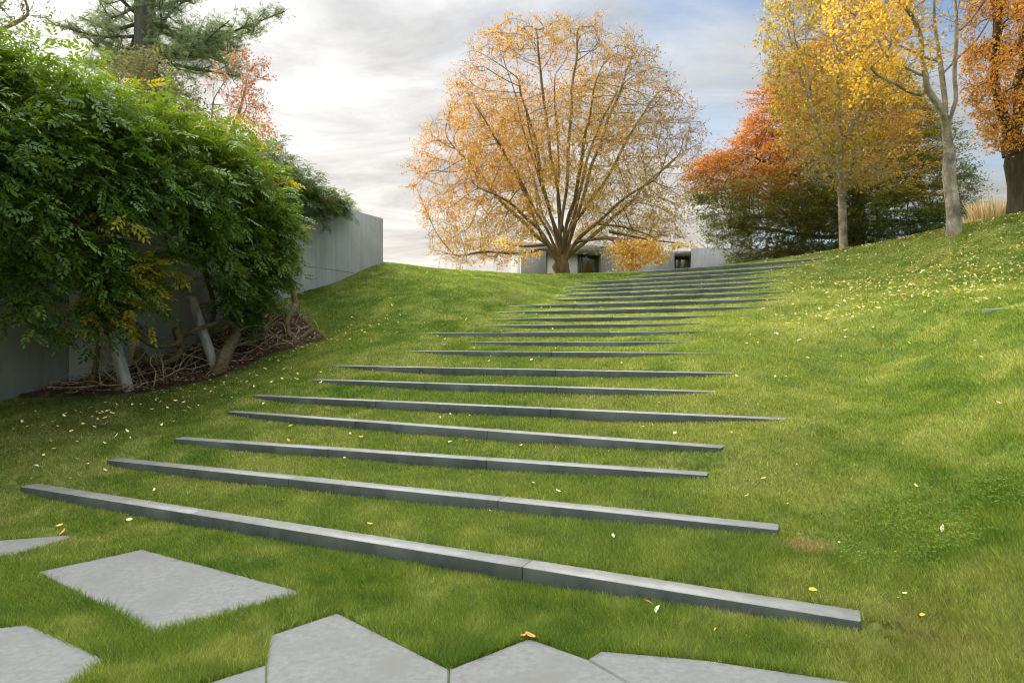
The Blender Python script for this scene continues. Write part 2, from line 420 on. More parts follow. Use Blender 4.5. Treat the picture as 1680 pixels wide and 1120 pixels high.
def lawncol(x, y):
    "hue of the turf: mottled yellow-green, lush green, a straw patch, thin brownish strip by the bed"
    n = fbm2(x, y, .8, 11, 4); n2 = fbm2(x, y, 3.0, 21, 3); n3 = fbm2(x, y, .35, 31, 2)
    lush = np.array([.090, .162, .020]); mid = np.array([.152, .216, .031]); pale = np.array([.250, .288, .072])
    t = np.clip((n-.5)*1.3+.5 + (n2-.5)*1.9 + (n3-.5)*.35, 0, 1)[:, None]
    c = np.where(t < .5, lush+(mid-lush)*t*2, mid+(pale-mid)*(t*2-1))
    # treads paler: the light lying on them is painted into the turf
    Q1 = (x-steps[0]['M'][0])*steps[0]['n'][0]+(y-steps[0]['M'][1])*steps[0]['n'][1]
    s_, d_ = sd(x, y)
    mask = sstep(Q1/.3)*sstep((3.6-np.abs(s_+3.0-(d_-4)*.12))/1.5)
    c = c + (pale-c)*(mask*.28)[:, None]
    # straw patch at the end of the second step
    p = steps[1]['M']+steps[1]['u']*(steps[1]['sr']+.16)
    r = np.hypot((x-p[0])/1.5, (y-p[1])+.12)
    m = (sstep((.17-r)/.12)*.85)[:, None]
    c = c*(1-m)+np.array([.36, .29, .14])*m
    p = steps[0]['M']+steps[0]['u']*(steps[0]['sr']+.35)
    r = np.hypot((x-p[0]), (y-p[1])-.05)
    m = (sstep((.4-r)/.35)*.5)[:, None]
    c = c*(1-m)+np.array([.24, .22, .08])*m
    # brownish thin turf near the bed
    m = (sstep((-7.6-s_)/1.6)*sstep((8.5-d_)/1.5)*.35*(.4+fbm2(x, y, 2.2, 44, 2)))[:, None]
    c = c*(1-m)+np.array([.085, .068, .024])*m
    return c
gcol = lawncol(XX.ravel(), YY.ravel())*.55+np.array([.012, .010, .004])
me = npmesh('lawn', np.stack([XX.ravel(), YY.ravel(), ZZ.ravel()], 1), Fq, gcol, smooth=True)
m_, t_, o_ = newmat('lawn_soil')
at = t_.nodes.new('ShaderNodeAttribute'); at.attribute_name = 'Col'
geo = t_.nodes.new('ShaderNodeNewGeometry'); nn = t_.nodes.new('ShaderNodeTexNoise'); nn.inputs['Scale'].default_value = 30; nn.inputs['Detail'].default_value = 8
t_.links.new(geo.outputs['Position'], nn.inputs['Vector'])
mr = t_.nodes.new('ShaderNodeMapRange'); mr.inputs[3].default_value = .55; mr.inputs[4].default_value = 1.45; t_.links.new(nn.outputs['Fac'], mr.inputs[0])
vs = t_.nodes.new('ShaderNodeVectorMath'); vs.operation = 'SCALE'; t_.links.new(at.outputs['Color'], vs.inputs[0]); t_.links.new(mr.outputs[0], vs.inputs['Scale'])
b_ = t_.nodes.new('ShaderNodeBsdfPrincipled'); b_.inputs['Roughness'].default_value = 1; b_.inputs['Specular IOR Level'].default_value = .1
bp = t_.nodes.new('ShaderNodeBump'); bp.inputs['Strength'].default_value = .8; bp.inputs['Distance'].default_value = .02
t_.links.new(nn.outputs['Fac'], bp.inputs['Height']); t_.links.new(bp.outputs[0], b_.inputs['Normal'])
t_.links.new(vs.outputs[0], b_.inputs['Base Color']); t_.links.new(b_.outputs[0], o_.inputs[0])
lawn = link('lawn', me, m_); tag(lawn, kind='structure', label='mown grass lawn sloping up on both sides of the stone steps')

# ------------------------------------------------------------ generic builders
class MB:
    def __init__(s): s.V = []; s.Q = []; s.T = []; s.n = 0
    def add(s, V, Q=None, T=None):
        V = np.asarray(V, float); s.V.append(V)
        if Q is not None and len(Q): s.Q.append(np.asarray(Q)+s.n)
        if T is not None and len(T): s.T.append(np.asarray(T)+s.n)
        s.n += len(V)
    def mesh(s, name, smooth=False, colors=None):
        fs = []
        if s.Q: fs.append(np.concatenate(s.Q))
        if s.T: fs.append(np.concatenate(s.T))
        return npmesh(name, np.concatenate(s.V), fs, colors, smooth)
def tube(mb, pts, rad, k=6, cap=True, wob=0.0, seed=0):
    pts = np.asarray(pts, float); n = len(pts); rad = np.broadcast_to(np.asarray(rad, float), (n,))
    tg = np.gradient(pts, axis=0); tg /= np.linalg.norm(tg, axis=1)[:, None]+1e-9
    ref = np.array([0, 0, 1.0]) if abs(tg[0][2]) < .9 else np.array([1.0, 0, 0])
    a = np.cross(tg[0], ref); a /= np.linalg.norm(a)
    A_ = [a]
    for i in range(1, n):
        a = a-tg[i]*np.dot(a, tg[i]); a /= np.linalg.norm(a)+1e-9; A_.append(a)
    A_ = np.array(A_); B_ = np.cross(tg, A_)
    th = np.arange(k)/k*2*math.pi
    R = rad[:, None]
    if wob:
        rr = np.random.default_rng(seed); R = R*(1+wob*np.sin(th[None]*3+np.arange(n)[:, None]*.5+seed)+wob*(rr.random((n, k))-.5))
    V = pts[:, None]+R[..., None]*(np.cos(th)[None, :, None]*A_[:, None]+np.sin(th)[None, :, None]*B_[:, None])
    i = np.arange(n-1)[:, None]*k; j = np.arange(k)[None]; j2 = (j+1) % k
    Q = np.stack([(i+j), (i+j2), (i+k+j2), (i+k+j)], -1).reshape(-1, 4)
    V = V.reshape(-1, 3); T = []
    if cap:
        V = np.concatenate([V, pts[-1:]+tg[-1:]*rad[-1]*.5, pts[:1]])
        c = n*k; T = [[(n-1)*k+q, (n-1)*k+(q+1) % k, c] for q in range(k)]+[[(q+1) % k, q, c+1] for q in range(k)]
    mb.add(V, Q, T)
def spline(pts, n=8):
    "catmull-rom"
    p = np.asarray(pts, float); p = np.concatenate([2*p[:1]-p[1:2], p, 2*p[-1:]-p[-2:-1]])
    o = []
    for i in range(1, len(p)-2):
        for t in np.arange(n)/n:
            o.append(.5*((2*p[i])+(-p[i-1]+p[i+1])*t+(2*p[i-1]-5*p[i]+4*p[i+1]-p[i+2])*t*t+(-p[i-1]+3*p[i]-3*p[i+1]+p[i+2])*t**3))
    o.append(p[-2]); return np.array(o)
def norm(v): return v/(np.linalg.norm(v, axis=-1, keepdims=True)+1e-9)
def leaves_np(pos, dirv, nrmv, ln, wd, fold=.25):
    "kites: base, side, tip, side"
    dirv = norm(dirv); side = norm(np.cross(dirv, nrmv)); nn_ = np.cross(side, dirv)
    ln = np.asarray(ln).reshape(-1, 1); wd = np.asarray(wd).reshape(-1, 1)
    V = np.stack([pos, pos+dirv*ln*.5+side*wd*.5+nn_*wd*fold, pos+dirv*ln, pos+dirv*ln*.5-side*wd*.5+nn_*wd*fold], 1)
    n = len(pos); return V.reshape(-1, 3), np.arange(n*4).reshape(n, 4)
def rand_unit(n, r=rng):
    v = r.normal(size=(n, 3)); return norm(v)

# space colonisation skeleton
def grow(att, init, seg=.3, di=3.0, dk=.5, trop=(0, 0, .08), jit=.12, iters=140, seed=0, maxn=14000, wob0=.05, mom=.8):
    """init: list of polylines [(points)], each attached to nearest earlier node. returns nodes, parent"""
    r = np.random.default_rng(seed)
    nodes = []; par = []
    for pl in init:
        pl = np.asarray(pl, float)
        if wob0 and len(pl) > 3:
            ex = spline(pl, 3); w0 = r.normal(size=ex.shape)*wob0*(.35 if not nodes else 1); w0[:3] = 0; w0[:, 2] *= .3; pl = ex+w0
        sg = [pl[0]]
        for a, b in zip(pl[:-1], pl[1:]):
            m = max(1, int(np.linalg.norm(b-a)/seg))
            for q in range(1, m+1): sg.append(a+(b-a)*q/m)
        st = 0; pr = -1
        if nodes:
            dd = np.linalg.norm(np.array(nodes)-sg[0], axis=1); pr = int(dd.argmin()); st = 1 if dd.min() < seg*.8 else 0
        for q in sg[st:]:
            nodes.append(q); par.append(pr); pr = len(nodes)-1
    nodes = np.array(nodes); par = list(par)
    nd_dir = np.array([norm(nodes[i]-nodes[par[i]]) if par[i] >= 0 else [0, 0, 1.] for i in range(len(nodes))])
    nd_dir[:len(nodes)] *= .25
    att = att.copy()
    D = np.full(len(att), 1e9); NI = np.zeros(len(att), int)
    def upd(lo, hi):
        nonlocal D, NI
        for i in range(lo, hi, 64):
            nb = nodes[i:min(hi, i+64)]
            d = ((att[:, None]-nb[None])**2).sum(-1); k = d.argmin(1); dm = d[np.arange(len(att)), k]
            m = dm < D; D[m] = dm[m]; NI[m] = k[m]+i
    upd(0, len(nodes))
    tr = np.array(trop)
    seen = {}
    for it in range(iters):
        act = D < di*di
        if not act.any():
            act = D < (D.min()*1.3)
        ids = NI[act]; dv = norm(att[act]-nodes[ids])
        uq, inv = np.unique(ids, return_inverse=True)
        acc = np.zeros((len(uq), 3)); np.add.at(acc, inv, dv)
        acc = norm(acc)+tr+r.normal(size=acc.shape)*jit+nd_dir[uq]*mom
        nw = nodes[uq]+norm(acc)*seg
        ok = np.array([seen.get(int(q), 0) < 4 for q in uq])
        for q in uq: seen[int(q)] = seen.get(int(q), 0)+1
        uq = uq[ok]; nw = nw[ok]; nd_dir = np.concatenate([nd_dir, norm(nw-nodes[uq])])
        if not len(nw): break
        lo = len(nodes); nodes = np.concatenate([nodes, nw]); par += [int(q) for q in uq]
        upd(lo, len(nodes))
        keep = D > dk*dk
        att = att[keep]; D = D[keep]; NI = NI[keep]
        if not len(att) or len(nodes) > maxn: break
    return nodes, np.array(par)
def radii(nodes, par, r0=.008, p=2.4, scale=None):
    n = len(nodes); acc = np.zeros(n); R = np.zeros(n)
    for i in range(n-1, -1, -1):
        R[i] = r0 if acc[i] == 0 else acc[i]**(1/p)
        if par[i] >= 0: acc[par[i]] += R[i]**p
    if scale:      # remap so the base radius is `scale`
        g = math.log(scale/r0)/math.log(max(R[0], r0*1.01)/r0)
        R = r0*(R/r0)**g
    return R
def wood(mb, nodes, par, R, flare=0.0):
    n = len(nodes); kids = [[] for _ in range(n)]
    for i, p in enumerate(par):
        if p >= 0: kids[p].append(i)
    starts = [(0, -1)]
    starts = [(i, -1) for i in range(n) if par[i] < 0]
    while starts:
        i, pr = starts.pop()
        ch = [] if pr < 0 else [pr]
        while True:
            ch.append(i)
            if not kids[i]: break
            ks = sorted(kids[i], key=lambda q: -R[q])
            for q in ks[1:]: starts.append((q, i))
            i = ks[0]
        if len(ch) < 2: continue
        pts = nodes[ch]; rr = R[ch].copy()
        if pr >= 0: rr[0] = min(rr[0], rr[1]*1.25)
        else:
            h = pts[:, 2]-pts[0, 2]; rr = rr*(1+flare*np.exp(-h/.35))
        mxr = rr.max(); k = 3 if mxr < .02 else 5 if mxr < .06 else 8 if mxr < .15 else 14
        if k >= 5 and len(pts) > 3:
            q = pts.copy(); q[1:-1] = (pts[:-2]+2*pts[1:-1]+pts[2:])/4; pts = q
        tube(mb, pts, rr, k, cap=False, wob=.06 if k > 8 else 0)

def outline_points(n, prof, Y, yc, depth, seed, inner=.35, ky=1.0):
    """attractors inside a crown given as rows (py, left px, right px) seen at distance Y around trunk px yc; depth = half-thickness in metres at the widest row"""
    r = np.random.default_rng(seed); prof = np.array(prof, float)
    W_ = (prof[:, 2]-prof[:, 1]).max()
    out = []
    while len(out) < n:
        py = r.uniform(prof[0, 0], prof[-1, 0]); l = np.interp(py, prof[:, 0], prof[:, 1]); rt = np.interp(py, prof[:, 0], prof[:, 2])
        if r.random() > (rt-l)/W_: continue
        a = r.uniform(0, 2*math.pi); q = r.random()**inner
        hx = (rt-l)/2; dp = depth*(rt-l)/W_
        px = (l+rt)/2+hx*q*math.cos(a); yy = Y+dp*q*math.sin(a)
        out.append([(px-840)/F*yy, yy, (560-py)/F*yy+CAM_H])
    return np.array(out)
def tree(name, label, base, att, init, leaf_fn, bark, r_base, r0=.008, seg=.3, di=3, dk=.5, trop=(0, 0, .08), jit=.12, seed=0, flare=.35, cat='tree', group=None, iters=140, thr=.03, kt=3, kl=4, tl=.45, spread=.05, lsize=(.08, .06), foldz=0.25, flat=0.0, mat=None, maxn=14000, trunk_r=None, trunk_h=2.0, tw=.010, twcol=None):
    root = empty(name, tuple(base), label, cat, group)
    nodes, par = grow(att, init, seg, di, dk, trop, jit, iters, seed, maxn)
    R = radii(nodes, par, r0, 2.4, r_base)
    if trunk_r:
        hgt = nodes[:, 2]-nodes[0, 2]; rad_ = np.hypot(nodes[:, 0]-nodes[0, 0], nodes[:, 1]-nodes[0, 1])
        m = (hgt < trunk_h) & (rad_ < trunk_r*.9); R[m] = np.maximum(R[m], trunk_r*(1-.15*hgt[m]/trunk_h))
    mb = MB(); wood(mb, nodes, par, R, flare)
    link('trunk', mb.mesh('trunk', smooth=True), bark, root)
    r = np.random.default_rng(seed+5)
    tip = np.where((R < thr) & (par >= 0))[0]
    pd = norm(nodes[tip]-nodes[par[tip]])
    n0 = np.repeat(nodes[tip], kt, 0); d0 = np.repeat(pd, kt, 0)
    lat = rand_unit(len(n0), r); lat[:, 2] = lat[:, 2]*(1-flat)+.15*(1-flat)
    dv = norm(d0*.75*[1, 1, 1-flat*.7]+lat*.85)
    L_ = tl*r.uniform(.45, 1.2, len(n0))
    V, Q = leaves_np(n0, dv, rand_unit(len(n0), r), L_, np.full(len(n0), tw), .5)
    link('twigs', npmesh('twigs', V, Q), bark, root)
    t = r.uniform(.25, 1.05, (len(n0), kl))
    pos = (n0[:, None]+dv[:, None]*(L_[:, None]*t)[..., None]).reshape(-1, 3)
    off = r.normal(size=pos.shape)*spread; off[:, 2] *= (1-flat*.7)
    pos = pos+off
    ldir = np.repeat(dv, kl, 0)
    col, keep = leaf_fn(pos, r)
    pos = pos[keep]; col = col[keep]; ldir = ldir[keep]
    n = len(pos)
    dv = norm(rand_unit(n, r)+ldir*.5-[0, 0, .35])
    if flat: dv[:, 2] *= .3
    nv = rand_unit(n, r); nv[:, 2] += .4+flat*1.5
    s = r.uniform(.6, 1.35, n)
    V, Q = leaves_np(pos, dv, norm(nv), lsize[0]*s, lsize[1]*s, foldz)
    link('crown', npmesh('crown', V, Q, np.repeat(col, 4, 0)), mat or M_leaf, root)
    print('TREE', name, len(nodes), 'nodes', n, 'leaves')
    return root, nodes, R

# ------------------------------------------------------------ stone steps
def slab(mb, M_, u, n, t0, t1, q0, q1, z0, z1, bev=.006, sub=1):
    "bevelled block in the step's own frame"
    T = np.array([t0, t1])
    prof = [(q0, z0), (q0, z1-bev), (q0+bev, z1), (q1-bev, z1), (q1, z1-bev), (q1, z0)]
    ts = [t0, t0+bev]+list(np.linspace(t0+bev, t1-bev, 2+sub)[1:-1])+[t1-bev, t1]
    V = []
    for i, t in enumerate(ts):
        e = bev if (i == 0 or i == len(ts)-1) else 0
        for q, z in prof:
            zz_ = z-e if z > z0 else z
            qq = min(max(q, q0+e), q1-e)
            V.append([M_[0]+u[0]*t+n[0]*qq, M_[1]+u[1]*t+n[1]*qq, zz_])
    k = 6; Q = []
    for i in range(len(ts)-1):
        for j in range(k):
            j2 = (j+1) % k; Q.append([i*k+j, (i+1)*k+j, (i+1)*k+j2, i*k+j2])
    mb.add(V, Q)
    c = len(mb.V); e0 = np.array([[0, 1, 4, 5], [1, 2, 3, 4]]); o = (len(ts)-1)*k
    mb.Q.append(np.concatenate([e0, e0[:, ::-1]+o])+mb.n-len(V))
ordn = ['lowest', 'second', 'third', 'fourth', 'fifth', 'sixth', 'seventh', 'eighth', 'ninth', 'tenth', 'eleventh', 'twelfth', 'thirteenth', 'fourteenth', 'fifteenth', 'sixteenth', 'seventeenth', 'eighteenth', 'nineteenth', 'twentieth', 'topmost']
for k, s in enumerate(steps):
    p = s['M']
    if k == 0: lab = 'lowest stone step edge on the lawn, nearest the pale pavers, longest with square right end'
    elif k == NS-1: lab = 'topmost stone step edge on the crest of the lawn below the green and red beech'
    else: lab = ordn[k]+' stone step edge up the lawn, counted from the pavers'
    root = empty('stone_step', (p[0], p[1], s['z']-.15), lab, 'step', 'dark stone step edges climbing the lawn')
    extra = (.0, .0) if k < 7 else (.12, .12)
    a, b = s['sl']-extra[0], s['sr']+extra[1]
    L_ = b-a; nb = max(2, int(round(L_/2.2)))
    if k == 0:
        cut = [a, a+L_*.33, None, b]
        r_ = (857-840)/F; cut[2] = (r_*p[1]-p[0])/(s['u'][0]-r_*s['u'][1])
    else:
        rr = np.random.default_rng(k+40); cut = np.linspace(a, b, nb+1); cut[1:-1] += rr.uniform(-.3, .3, nb-1)
    for c0, c1 in zip(cut[:-1], cut[1:]):
        mb = MB(); dz = random.uniform(-.0006, .0006)
        qo = random.uniform(-.0012, .0012); slab(mb, p, s['u'], s['n'], c0+.0005, c1-.0005, qo, TH+qo, s['z']-.34, s['z']+dz)
        me = mb.mesh('stone_block'); me.materials.append(M_stone); me.materials.append(M_stone_shaded)
        for pl_ in me.polygons: pl_.material_index = 0 if pl_.normal.z > .5 else 1  # tops take the lit stone colour, sides the painted shade
        link('stone_block', me, None, root)

# ------------------------------------------------------------ pavers
Zp = 0.0
def gp(px, py, z=0.0):
    Y = (CAM_H-z)*F/(py-560); return np.array([(px-840)/F*Y, Y])
PV = [
 ('pale paving slab lying alone in the grass, large four cornered one', [gp(63, 940), gp(232, 903), gp(502, 975), gp(258, 1043)]),
 ('paving slab cut by the lower left corner of the photo', [gp(-260, 1062), gp(45, 1027), gp(177, 1085), gp(70, 1170), gp(-260, 1260)]),
 ('narrow paving slab at the left edge above the large lone slab', [gp(-60, 886), gp(0, 888), gp(108, 880), gp(122, 882), gp(20, 914), gp(-130, 940)]),
 ('small sliver of paving behind the narrow slab at the left edge', [gp(-90, 868), gp(-20, 878), gp(8, 884.5), gp(-1, 886), gp(-70, 885)]),
 ('small corner of paving slab wedged left of the pointed slab at the bottom edge', [gp(345, 1122), gp(437, 1093.5), gp(435.5, 1180), gp(150, 1190)]),
 ('pointed paving slab at the bottom edge with its corner up in the grass', [gp(438.5, 1092), gp(443, 1045), gp(553, 1008), gp(736.5, 1101), gp(732, 1190), gp(437, 1180)]),
 ('peaked paving slab at the bottom centre between two neighbours', [gp(738.5, 1100.5), gp(868, 1050), gp(963, 1084), gp(1060, 1142), gp(1010, 1200), gp(735, 1200)]),
 ('paving slab at the bottom right edge running out under the grass', [gp(965.5, 1083.5), gp(985, 1071), gp(1160, 1086), gp(1420, 1126), gp(1500, 1180), gp(1100, 1200), gp(1062, 1141)]),
]
paver_polys = []
PZ = 0.012
for lab, poly in PV:
    poly = np.array(poly)
    # z of the paving where it lies
    gzv = ground(poly[:, 0], poly[:, 1], raw=True)
    zt = max(PZ, 0.012)
    c = poly.mean(0)
    area = 0.5*np.sum(poly[:, 0]*np.roll(poly[:, 1], -1)-poly[:, 1]*np.roll(poly[:, 0], -1))
    if area < 0: poly = poly[::-1]
    paver_polys.append(poly)
    ins = c+(poly-c)*(1-.008/np.maximum(np.linalg.norm(poly-c, axis=1), .1))[:, None]
    n = len(poly)
    V = [[x, y, zt-.2] for x, y in poly]+[[x, y, zt-.008] for x, y in poly]+[[x, y, zt] for x, y in ins]
    me = bpy.data.meshes.new('paving_slab')
    fs = []
    for lv in (0, 1):
        for i in range(n):
            j = (i+1) % n; fs.append([lv*n+i, lv*n+j, (lv+1)*n+j, (lv+1)*n+i])
    fs.append([2*n+i for i in range(n)])
    me.from_pydata([tuple(map(float, v)) for v in V], [], fs); me.update()
    o = link('paving_slab', me, M_paver); tag(o, lab, 'paving slab', 'pale stone paving slabs set in the grass')
def inpoly(x, y, poly, grow_=0.0):
    c = poly.mean(0)
    pl = c+(poly-c)*(1+grow_/np.maximum(np.linalg.norm(poly-c, axis=1), .1))[:, None]
    ins = np.zeros(len(x), bool); n = len(pl); j = n-1
    for i in range(n):
        xi, yi = pl[i]; xj, yj = pl[j]
        cnd = ((yi > y) != (yj > y)) & (x < (xj-xi)*(y-yi)/(yj-yi+1e-12)+xi)
        ins ^= cnd; j = i
    return ins

# ------------------------------------------------------------ kerb stone at the far right
kp = MB()
a = P(1612, 511, 9.3); b = P(1790, 514.5, 8.6)
uu = (b-a)[:2]; LL = np.linalg.norm(uu); uu /= LL; nnr = np.array([-uu[1], uu[0]])
slab(kp, a[:2], uu, nnr, 0, LL, 0, .16, a[2]-.3, a[2]+.035)
o = link('stone_kerb', kp.mesh('stone_kerb'), M_paver); tag(o, 'pale stone edge lying in the grass bank at the right edge of the photo', 'kerb')
kerb_box = (a[:2], uu, nnr, LL)

# ------------------------------------------------------------ concrete retaining wall
def wallmesh(s0, s1, d0, d1, z0, z1, bev=.012):
    mb = MB(); M_ = np.array([0., 0.]); u = np.array([S25, C25]); n = np.array([-C25, S25])
    slab(mb, M_, u, n, d0, d1, -s1, -s0, z0, z1, bev); return mb
WS = -12.0; WT = CAM_H+3.64
wl = empty('concrete_wall', (*xy(WS, 8), gz(*xy(WS+.3, 8))), 'tall grey concrete wall with vertical streaks rising behind the vine on the left', 'wall')
cuts = [-6.0, -1.5, 3.0, 7.5, 12.2, 16.72]
for i in range(5):
    link('wall_panel', wallmesh(WS-.32, WS, cuts[i]+.004, cuts[i+1]-.004, -.6, WT).mesh('wall_panel'), M_conc, wl)

# ------------------------------------------------------------ mulch bed
def bed_front(d):
    d = np.asarray(d, float)
    v = -9.86+.0*d
    v = v-2.0*sstep((7.35-d)/.75)**1.5 - 1.5*sstep((d-11.3)/1.2)**1.3
    return v + .10*np.sin(d*2.3)+.05*np.sin(d*6.1)
def inbed(x, y, pad=0.0):
    s_, d_ = sd(x, y)
    return (s_ < bed_front(d_)-pad) & (s_ > -12.4) & (d_ > 6.75) & (d_ < 12.4)
ds = np.arange(6.65, 12.45, .06); tt = np.linspace(0, 1, 44)
DD, TT = np.meshgrid(ds, tt, indexing='ij')
SF = bed_front(DD)+.06; SS_ = -12.05+(SF+12.05)*TT
bx, by = xy(SS_.ravel(), DD.ravel())
bz = ground(bx, by)+.018+.09*fbm2(bx, by, 3.5, 3, 3)*np.sin(np.pi*np.clip(TT.ravel(), 0, 1))
edge = (TT.ravel() > .985) | (DD.ravel() < 6.7) | (DD.ravel() > 12.35)
bz[edge] -= .05
n1_, n2_ = DD.shape; ix = np.arange(n1_*n2_).reshape(n1_, n2_)
Qb = np.stack([ix[:-1, :-1].ravel(), ix[1:, :-1].ravel(), ix[1:, 1:].ravel(), ix[:-1, 1:].ravel()], 1)
o = link('mulch_bed', npmesh('mulch_bed', np.stack([bx, by, bz], 1), Qb, smooth=True), M_mulch)
tag(o, 'dark bare soil bed below the vine', kind='structure')

# ------------------------------------------------------------ grass
def excl(x, y):
    bad = inbed(x, y, .02)
    for k_, pl in enumerate(paver_polys): bad |= inpoly(x, y, pl, .010 if k_ >= 4 else -.012)
    for s in steps:
        q = (x-s['M'][0])*s['n'][0]+(y-s['M'][1])*s['n'][1]; t = (x-s['M'][0])*s['u'][0]+(y-s['M'][1])*s['u'][1]
        bad |= (q > -.006) & (q < TH+.004) & (t > s['sl']-.01) & (t < s['sr']+.01)
    a_, u_, n_, l_ = kerb_box
    q = (x-a_[0])*n_[0]+(y-a_[1])*n_[1]; t = (x-a_[0])*u_[0]+(y-a_[1])*u_[1]
    bad |= (q > 0) & (q < .16) & (t > 0) & (t < l_)
    s_, d_ = sd(x, y)
    bad |= (s_ < -12.0) & (s_ > -12.35) & (d_ < 16.72)
    return bad
NG = 2000000
g = np.random.default_rng(3)
uu_ = g.random(NG)
rr_ = 2.6*(26/2.6)**(uu_**.92)
th = g.uniform(-.72, .72, NG)
gx = rr_*np.sin(th); gy = rr_*np.cos(th)
keep = ~excl(gx, gy) & ~((gy > 21.5) & (gx < 6))
s_, d_ = sd(gx, gy); keep &= ~((s_ < -12.0) & (d_ < 16.7))
gx = gx[keep]; gy = gy[keep]; rr_ = rr_[keep]; n = len(gx)
z = ground(gx, gy)
ang = g.uniform(0, 2*math.pi, n)
tuft = fbm2(gx, gy, 5.5, 8, 3)
lush = fbm2(gx, gy, .8, 11, 4)
h = (.020+.022*g.random(n))*(.55+.9*tuft)*(1.12-.25*lush)
h *= 1+.40*sstep((6.5-rr_)/2.5)
near_edge = np.zeros(n, bool)
for pl in paver_polys:
    near_edge |= inpoly(gx, gy, pl, .07)
h[near_edge] *= 1.3
w = np.maximum(.0036, rr_*.00105)*(.7+.6*g.random(n))
la = g.uniform(0, 2*math.pi, n)*.8 + (fbm2(gx, gy, 4.0, 17, 2)-.5)*7
lean = h*(.25+.9*g.random(n))
bxv = np.cos(ang)*w/2; byv = np.sin(ang)*w/2
V = np.empty((n, 3, 3), np.float32)
V[:, 0] = np.stack([gx-bxv, gy-byv, z-.006], 1); V[:, 1] = np.stack([gx+bxv, gy+byv, z-.006], 1)
V[:, 2] = np.stack([gx+np.cos(la)*lean, gy+np.sin(la)*lean, z+h], 1)
gc = lawncol(gx, gy)
var = g.normal(size=(n, 1))
gc = gc*np.exp(var*.34)
dry = g.random(n) < .05
gc[dry] = np.array([.25, .22, .09])*g.uniform(.7, 1.2, (dry.sum(), 1))
me = npmesh('grass_blades', V.reshape(-1, 3), np.arange(n*3).reshape(n, 3), np.repeat(gc, 3, 0))
o = link('grass', me, M_grass); tag(o, 'short green blades of the mown lawn', kind='stuff')
print('GRASS', n)

# clover patch at lower right
def patch(name, lab, c, rx, ry, nleaf, size, col, seed):
    r = np.random.default_rng(seed)
    a = r.uniform(0, 2*math.pi, nleaf); q = np.sqrt(r.random(nleaf))
    x = c[0]+rx*q*np.cos(a)+r.normal(size=nleaf)*.05; y = c[1]+ry*q*np.sin(a)+r.normal(size=nleaf)*.05
    k = fbm2(x, y, 3.2, seed, 3) > .47; x = x[k]; y = y[k]
    zz_ = ground(x, y)+r.uniform(.02, .05, len(x))
    pos = np.repeat(np.stack([x, y, zz_], 1), 3, 0); m = len(pos)
    an = np.repeat(r.uniform(0, 6.28, len(x)), 3)+np.tile([0, 2.1, 4.2], len(x))
    dv = np.stack([np.cos(an), np.sin(an), np.full(m, .1)], 1)
    nv = norm(np.array([0, 0, 1.])+r.normal(size=(m, 3))*.25)
    V, Q = leaves_np(pos, dv, nv, np.full(m, size), np.full(m, size*.85), .1)
    cc = np.array(col)*np.exp(r.normal(size=(m, 1))*.2)
    o = link(name, npmesh(name, V, Q, np.repeat(cc, 4, 0)), M_grass); tag(o, lab, kind='stuff')
cpt = P(1480, 890, 4.9)
patch('clover', 'patch of broad leaved clover in the lawn at the lower right', (cpt[0]+.1, cpt[1]+.05), .95, .55, 2000, .012, (.15, .25, .03), 4)

# ------------------------------------------------------------ fallen leaves
def leafshape(kind, seed):
    r = np.random.default_rng(seed)
    if kind == 'fan':
        a = np.linspace(-1.15, 1.15, 9); rad = 1+.07*np.sin(np.arange(9)*2.1); rad[4] *= .86
        V = [[0, 0, 0]]+[[math.sin(t)*q, math.cos(t)*q*.8, .0] for t, q in zip(a, rad)]
    else:
        a = np.linspace(0, 2*math.pi, 12)[:-1]
        V = [[0, 0, 0]]+[[math.sin(t)*.5*(1+.12*math.sin(5*t)), math.cos(t)*1.0, 0] for t in a]
    V = np.array(V); cu = r.uniform(-.25, .25); cv_ = r.uniform(.1, .5)
    V[:, 2] = cv_*V[:, 0]**2+cu*V[:, 1]**2+.03*r.normal(size=len(V))
    n = len(V)-1; T = [[0, i, i+1] for i in range(1, n)]
    if kind != 'fan': T.append([0, n, 1])
    return V, np.array(T)
LC = [('pale yellow', (.80, .70, .28)), ('creamy', (.78, .70, .44)), ('orange brown', (.60, .30, .08)), ('golden yellow', (.66, .44, .06))]
lmats = []
for nm, c in LC:
    lmats.append(noisemat('fallen_'+nm.replace(' ', '_'), tuple(np.array(c)*.85), c, scale=40, rough=.6, bump=.1, spec=.3))
shapes = [leafshape('fan', 1), leafshape('fan', 2), leafshape('oval', 3), leafshape('oval', 4)]
lr = np.random.default_rng(12)
fl = []
def addleaf(px, py, ci=None, zc=None):
    fl.append(('px', px, py, ci))
pts = []
def scatter(n, fn, cw, sz=(.024, .038)):
    k = 0
    while k < n:
        p = fn()
        if p is None: continue
        x, y = p
        if y < 2.6 or abs(x/y) > .8: continue
        pts.append((x, y, lr.choice(4, p=cw), lr.uniform(*sz))); k += 1
def bank():
    Y = lr.uniform(9.2, 20); px = 1240+440*lr.random()**.75; X = (px-840)/F*Y
    w_ = sstep(np.array([(X-(3.2+.12*(Y-10)))/3.0]))[0]*sstep(np.array([(Y-9.0)/3.5]))[0]
    return (X, Y) if lr.random() < w_ else None
scatter(1700, bank, [.5, .33, .05, .12])
def lawnr():
    Y = 3.6+8.5*lr.random()**.8; px = lr.uniform(1150, 1680); return ((px-840)/F*Y, Y)
scatter(80, lawnr, [.45, .12, .25, .18], (.015, .027))
def stairs_():
    d = lr.uniform(4.5, 19); s_ = lr.uniform(-6.5, 0.5); return xy(s_+.12*(d-4), d)
scatter(190, stairs_, [.5, .15, .15, .2], (.017, .03))
def leftb():
    d = lr.uniform(3.5, 12.5); s_ = -9.85+abs(lr.normal())*1.2
    return xy(s_, d)
